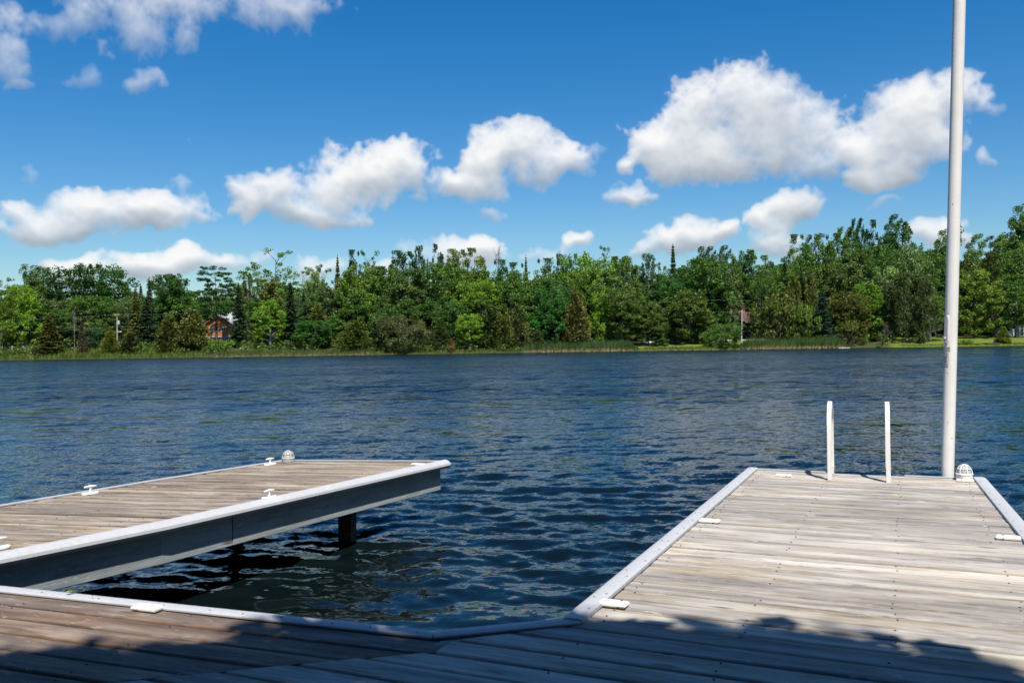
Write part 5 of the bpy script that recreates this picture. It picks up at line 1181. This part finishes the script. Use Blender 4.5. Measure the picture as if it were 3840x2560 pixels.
# ------------------------------------------------------------------ gazebo
gx, gy = 38.2, 215.0; gz = float(ground_z(gx, gy))
gz_ = wthing('gazebo', (gx, gy, gz), 'open pale blue-grey gazebo with a dark pointed roof on the lawn', 'gazebo')
MB().lathe([(2.0, 0), (2.0, .22), (1.95, .24)], (gx, gy, gz - .05), 8).build('floor', M['gaz_paint'], gz_)
ring = [(gx + 1.85 * math.cos(a), gy + 1.85 * math.sin(a)) for a in (math.pi / 8 + k * math.pi / 4 for k in range(8))]
for (x, y) in ring: MB().box((x, y, gz + 1.55), (.17, .17, 2.75)).build('post', M['gaz_paint'], gz_)
for k in range(8):
    a, b = ring[k], ring[(k + 1) % 8]; an = math.atan2(b[1] - a[1], b[0] - a[0]); c = lerp(a, b, .5); Ld = math.dist(a, b)
    MB().box((c[0], c[1], gz + 2.86), (Ld, .12, .16), an).build('beam', M['gaz_paint'], gz_)
    if k == 5: continue
    pn = MB().box((c[0], c[1], gz + 1.18), (Ld - .16, .10, .09), an).box((c[0], c[1], gz + .34), (Ld - .16, .08, .08), an)
    for j in range(1, 8):
        p = lerp(a, b, j / 8); pn.box((p[0], p[1], gz + .76), (.06, .05, .74), an)
    pn.build('railing', M['gaz_paint'], gz_)
MB().lathe([(2.45, 2.92), (2.5, 2.98), (1.3, 3.75), (.25, 4.62), (.04, 4.85)], (gx, gy, gz), 8).build('roof', M['dark_roof'], gz_)
# wishing well with a brown roof
wx, wy = 30.4, 212.0; wz = float(ground_z(wx, wy))
wl_ = wthing('wishing_well', (wx, wy, wz), 'small well with a brown roof behind the white rail', 'well')
MB().lathe([(.62, 0), (.62, .72), (.5, .74)], (wx, wy, wz - .05), 14).build('curb', M['rail_white'], wl_)
for s in (-1, 1): MB().box((wx + s * .6, wy, wz + .95), (.12, .12, 1.3)).build('post', M['log_wall'], wl_)
for s in (-1, 1):
    V = [(wx - .95, wy, wz + 1.95), (wx + .95, wy, wz + 1.95), (wx + .95, wy + s * .85, wz + 1.15), (wx - .95, wy + s * .85, wz + 1.15)]; V += [(a, b, c + .06) for a, b, c in V]
    MB().add(V, [[0, 1, 2, 3], [7, 6, 5, 4], [0, 4, 5, 1], [1, 5, 6, 2], [2, 6, 7, 3], [3, 7, 4, 0]]).build('roof', M['shingle'], wl_)
# white rails along the drive
def low_rail(x0, x1, y, label):
    r = wthing('rail', ((x0 + x1) / 2, y, float(ground_z((x0 + x1) / 2, y))), label, 'rail', 'low white rails on the lawn')
    z0, z1 = float(ground_z(x0, y)) + .32, float(ground_z(x1, y)) + .36; zz = (z0 + z1) / 2
    MB().box(((x0 + x1) / 2, y, zz), (x1 - x0, .10, .22)).build('beam', M['rail_white'], r)
    n = int((x1 - x0) / 2.4)
    for k in range(n + 1):
        x = x0 + .1 + (x1 - x0 - .2) * k / n; MB().box((x, y + .12, zz - .25), (.14, .12, .7)).build('post', M['rail_white'], r)
low_rail(22.0, 33.2, 212.0, 'low white rail behind the reeds, left of the gazebo'); low_rail(44.5, 60.3, 213.0, 'low white rail behind the far white flagpole')
# far flagpole
fz = float(ground_z(51.3, 204))
fp = wthing('flagpole', (51.3, 204, fz), 'thin white flagpole standing on the far shore behind reeds', 'flagpole')
MB().tube([(51.25, 204, fz - .2), (51.32, 204, fz + 3.5), (51.42, 204, 8.5)], [.085, .075, .055], 10).build('shaft', M['white'], fp, True)
MB().lathe([(.01, .12), (.1, .06), (.1, -.04), (.02, -.1)], (51.42, 204, 8.6), 10).build('ball', M['white'], fp, True)
# shore marker with a white box
mz = float(ground_z(30.3, 200.5))
mk = wthing('bird_box', (30.3, 200.5, mz), 'small white box on a short dark post at the lawn edge', 'bird box')
MB().tube([(30.25, 200.5, mz - .2), (30.28, 200.5, 1.75)], .15, 8).build('post', M['timber'], mk, False, (.05, .055, .03)); MB().box((30.28, 200.5, 1.93), (.40, .36, .34), .2).build('box', M['white'], mk)
# utility poles and wires
def utility_pole(x, y, top, label, transformer):
    z = float(ground_z(x, y)); r = wthing('utility_pole', (x, y, z), label, 'utility pole', 'wooden utility poles')
    MB().tube([(x, y, z - .3), (x + .02, y, (z + top) / 2), (x + .05, y, top)], [.17, .15, .12], 10).build('shaft', M['pole_wood'], r, True)
    MB().box((x + .05, y - .16, top - .12), (1.5 if not transformer else 1.1, .10, .12)).build('crossarm', M['pole_wood'], r)
    for s in (-.5, .5): MB().lathe([(.045, 0), (.06, .05), (.03, .14)], (x + .05 + s, y - .16, top - .06), 8).build('insulator', M['grey_plastic'], r)
    if transformer:
        MB().lathe([(.02, -.45), (.24, -.42), (.25, .30), (.2, .36), (.03, .42)], (x + .42, y - .1, 8.05), 14).build('transformer', M['cover'], r, True)
        MB().box((x + .62, y - .1, 5.98), (1.0, .14, .18)).build('street_light_arm', M['rail_white'], r)
    return r
utility_pole(-88.95, 206, 9.86, 'utility pole with a grey transformer and short white arm', True)
utility_pole(-17.0, 222, 13.1, 'utility pole half hidden above the feathery pine', False)
def wire(name, pts, label):
    P = []
    for a, b in zip(pts, pts[1:]):
        for t in np.linspace(0, 1, 13)[:-1]: q = lerp(a, b, t); P.append((q[0], q[1], q[2] - 1.1 * 4 * t * (1 - t)))
    P.append(pts[-1]); o = MB().tube(P, .008, 4).build(name, M['grey_plastic'], None); return tag(o, label, 'power line', 'power lines over the far shore')
wire('power_line', [(-150, 204, 9.8), (-88.9, 205.85, 9.9), (-17, 221.85, 13.1), (45, 214, 11.6), (110, 216, 13.5)], 'upper power line running between the utility poles')
wire('power_line', [(-150, 204, 7.0), (-88.95, 205.85, 7.1), (-17, 221.8, 10.4), (45, 213.5, 8.8), (110, 216, 10.5)], 'lower power line running between the utility poles')
# wire fence on the left bank
wf = wthing('wire_fence', (-112, 206, 1.6), 'wire fence on grey posts along the left bank', 'fence')
for x in (-120.5, -117.3, -114.8, -112.4, -109.9, -107.2, -104.5): 
    z = float(ground_z(x, 205.6)); MB().box((x, 205.6, z + .6), (.2, .18, 1.45)).build('post', M['pole_wood'], wf)
for h in (.55, .95):
    MB().tube([(x, 205.5, float(ground_z(x, 205.6)) + h + .1) for x in (-120.5, -114.8, -109.9, -104.5)], .02, 4).build('wire', M['grey_plastic'], wf)
# white shed, plank fence and timber landing at the right
sx = 126.2; sz_ = float(ground_z(sx, 231))
sh = wthing('shed', (sx, 231, sz_), 'white shed in dappled shade at the right edge', 'shed')
MB().box((sx, 231, sz_ + 1.1), (5.6, 3.4, 2.6)).build('wall', M['shed_wall'], sh)
for s in (-1, 1):
    V = [(sx - 3.1, 231, sz_ + 3.5), (sx + 3.1, 231, sz_ + 3.5), (sx + 3.1, 231 + s * 2.1, sz_ + 2.3), (sx - 3.1, 231 + s * 2.1, sz_ + 2.3)]; V += [(a, b, c + .1) for a, b, c in V]
    MB().add(V, [[0, 1, 2, 3], [7, 6, 5, 4], [0, 4, 5, 1], [1, 5, 6, 2], [2, 6, 7, 3], [3, 7, 4, 0]]).build('roof', M['dark_roof'], sh)
MB().box((sx - 1.2, 229.27, sz_ + .95), (.95, .06, 2.0)).build('door', M['gaz_paint'], sh)
pf = wthing('fence', (121.2, 229.5, float(ground_z(121.2, 229.5))), 'tall blue-grey board fence between the dark pine and the shed', 'fence')
for k in range(11):
    x = 120.2 + k * .2; z = float(ground_z(x, 229.5)); MB().box((x, 229.5, z + 1.35), (.18, .04, 2.9 + .05 * (k % 3))).build('board', M['fence_wood'], pf)
for h in (.6, 2.2): MB().box((121.2, 229.56, float(ground_z(121.2, 229.5)) + h), (2.3, .06, .10)).build('rail', M['fence_wood'], pf)
ld = wthing('timber_landing', (104.2, 198.3, .2), 'dark timber landing built into the right bank', 'landing')
for k in range(3): MB().box((104.2, 198.0 + .012 * k, .02 + .24 * k), (2.75, .22, .225)).build('timber', M['timber'], ld, False, (.09, .075, .06))
for k in range(9): MB().box((102.97 + .308 * k, 198.9, .66), (.29, 1.6, .05)).build('plank', M['timber'], ld, False, (.16, .13, .11))
# white board drifting at the reeds, and fallen dead branches
fb = MB().box((0, 0, 0), (2.45, .28, .10), 0, .02).build('drift_board', M['white']); fb.location = (71.2, 196.0, .05); fb.rotation_euler = (0, 0, R(4)); tag(fb, 'white board floating at the end of the right reeds', 'board')
dm = bare(41, 6, 4.5, 'deadwood')
fl = empty('fallen_tree', (80.6, 199.2, .2), 'fallen grey tree with bare branches dipping into the water', 'dead tree')
for nm, me in (('trunk', dm['trunk']), ('branches', dm['crown'])):
    o = bpy.data.objects.new(nm, me); col.objects.link(o); o.parent = fl
fl.rotation_euler = (R(38), R(-38), .4)
rb = bare(43, 3.0, 3.2, 'rust'); fr = empty('fallen_branch', (-14.6, 199.0, .1), 'rust-brown dead branches at the water beside the feathery pine', 'branch')
for nm, me in (('stem', rb['trunk']), ('twigs', rb['crown'])):
    o = bpy.data.objects.new(nm, me); col.objects.link(o); o.parent = fr
fr.rotation_euler = (R(30), R(40), 0)

# ------------------------------------------------------------------ trees on the near bank that shade the foreground
LIT = [(-4.2, 2.4), (-2.4, 3.0), (-1.75, 3.24), (-1.50, 3.33), (-1.30, 3.42), (-1.18, 3.58), (-1.01, 3.66), (-.86, 3.82), (-.5, 3.9), (0, 3.70), (.11, 3.56), (.24, 3.52), (.49, 3.54), (.64, 3.60), (.76, 3.54), (.93, 3.41), (1.11, 3.48), (1.23, 3.39), (1.33, 3.25), (1.54, 3.19), (1.71, 3.10), (2.1, 2.9), (3.0, 2.75), (6.5, 2.4)]
def shade_tree(x0, x1, label, base, seed, zlo, zhi, n_cl, per, reach):
    rng = np.random.default_rng(seed); bx_ = np.array([a for a, b in LIT]); by_ = np.array([b for a, b in LIT])
    r = empty('shade_tree', base, label, 'tree', 'leafy trees on the near bank')
    sx_, sy_ = TO_SUN.x / TO_SUN.z, TO_SUN.y / TO_SUN.z; C = []; rad = []
    while len(C) < n_cl:
        gx_ = rng.uniform(x0, x1); rr = rng.uniform(.22, .5); lim = np.interp([gx_ - rr * .7, gx_, gx_ + rr * .7], bx_, by_).min() + .05 - rr * .80
        if rng.random() < .26: lim += rng.uniform(.02, .42); rr *= rng.uniform(.25, .5)
        gy_ = lim - reach * rng.random() ** 1.25; z = rng.uniform(zlo, zhi)
        C.append((gx_ + sx_ * z, gy_ + sy_ * z, ZD + z)); rad.append(rr)
    C = np.array(C) - np.array(base); rad = np.array(rad); ci = np.repeat(np.arange(n_cl), per); n = len(ci)
    g = rng.normal(0, 1, (n, 3)); g /= np.linalg.norm(g, axis=1, keepdims=True); g *= rng.random((n, 1)) ** .42
    V, F = leaf_cards(C[ci] + g * rad[ci][:, None], rng.normal(0, 1, (n, 3)) * [1, 1, .5] + g * .5, .17, .13, rng)
    o = obj('crown', V, F, M['leaf'], r, False, (.036, .070, .018))
    cen = C.mean(0); tb = Tubes(); top = np.array([cen[0] * .75, cen[1] * .75, cen[2]])
    tb.add([(0, 0, -.4), (top[0] * .08, top[1] * .08, top[2] * .35), (top[0] * .4, top[1] * .4, top[2] * .72), top], .24, .09, 9)
    for i in range(0, n_cl, 5):
        f = rng.uniform(.55, 1.0); s = np.array([top[0] * .4, top[1] * .4, top[2] * .72]) * (1 - (f - .55) / .45) + top * ((f - .55) / .45)
        tb.add([s, (s + C[i]) / 2 + [0, 0, .15], C[i]], .05, .012, 5)
    t = bpy.data.objects.new('trunk', tb.mesh('trunk', M['bark'])); col.objects.link(t); t.parent = r
shade_tree(-5.0, 1.0, 'leafy tree behind the viewpoint shading the walkway corner', (-2.2, -7.5, 1.1), 51, 2.9, 13.0, 950, 62, 9.0)
shade_tree(.4, 6.5, 'leafy tree behind the viewpoint shading the near end of the bleached dock', (4.8, -7.0, 1.0), 52, 2.9, 13.0, 950, 62, 9.0)
nrng = random.Random(9)  # maples added out of view to keep skylight off the shaded boards
for (x, y, h, w) in ((-10, -5.5, 13, 11), (-17, -4, 14, 12), (-24, -8, 15, 13), (12, -5.5, 13, 11), (19, -4.5, 14, 12), (27, -8, 15, 13), (-6, -13, 15, 12), (1, -14, 15, 12), (8, -13, 15, 12),
                     (-14, -14, 16, 13), (16, -15, 16, 13), (-2, -20, 17, 13), (9, -22, 17, 13), (-11, -22, 17, 13), (-33, -5, 14, 13), (36, -5, 14, 13)):
    pr = P_['maple'][nrng.randrange(3)]; r = empty('maple_tree', (x, y, .7), 'unseen leafy maple added behind the viewpoint to block skylight', 'tree', 'added skylight-blocking maples on the near bank', nrng.uniform(0, 6))
    r.scale = (w / pr['D'], w / pr['D'], h / pr['H'])
    for nm in ('trunk', 'crown'):
        o = bpy.data.objects.new(nm, pr[nm]); col.objects.link(o); o.parent = r; o.color = (.075, .135, .03, 1)

for o in bpy.data.objects:
    if 'world_parts' in o: del o['world_parts']
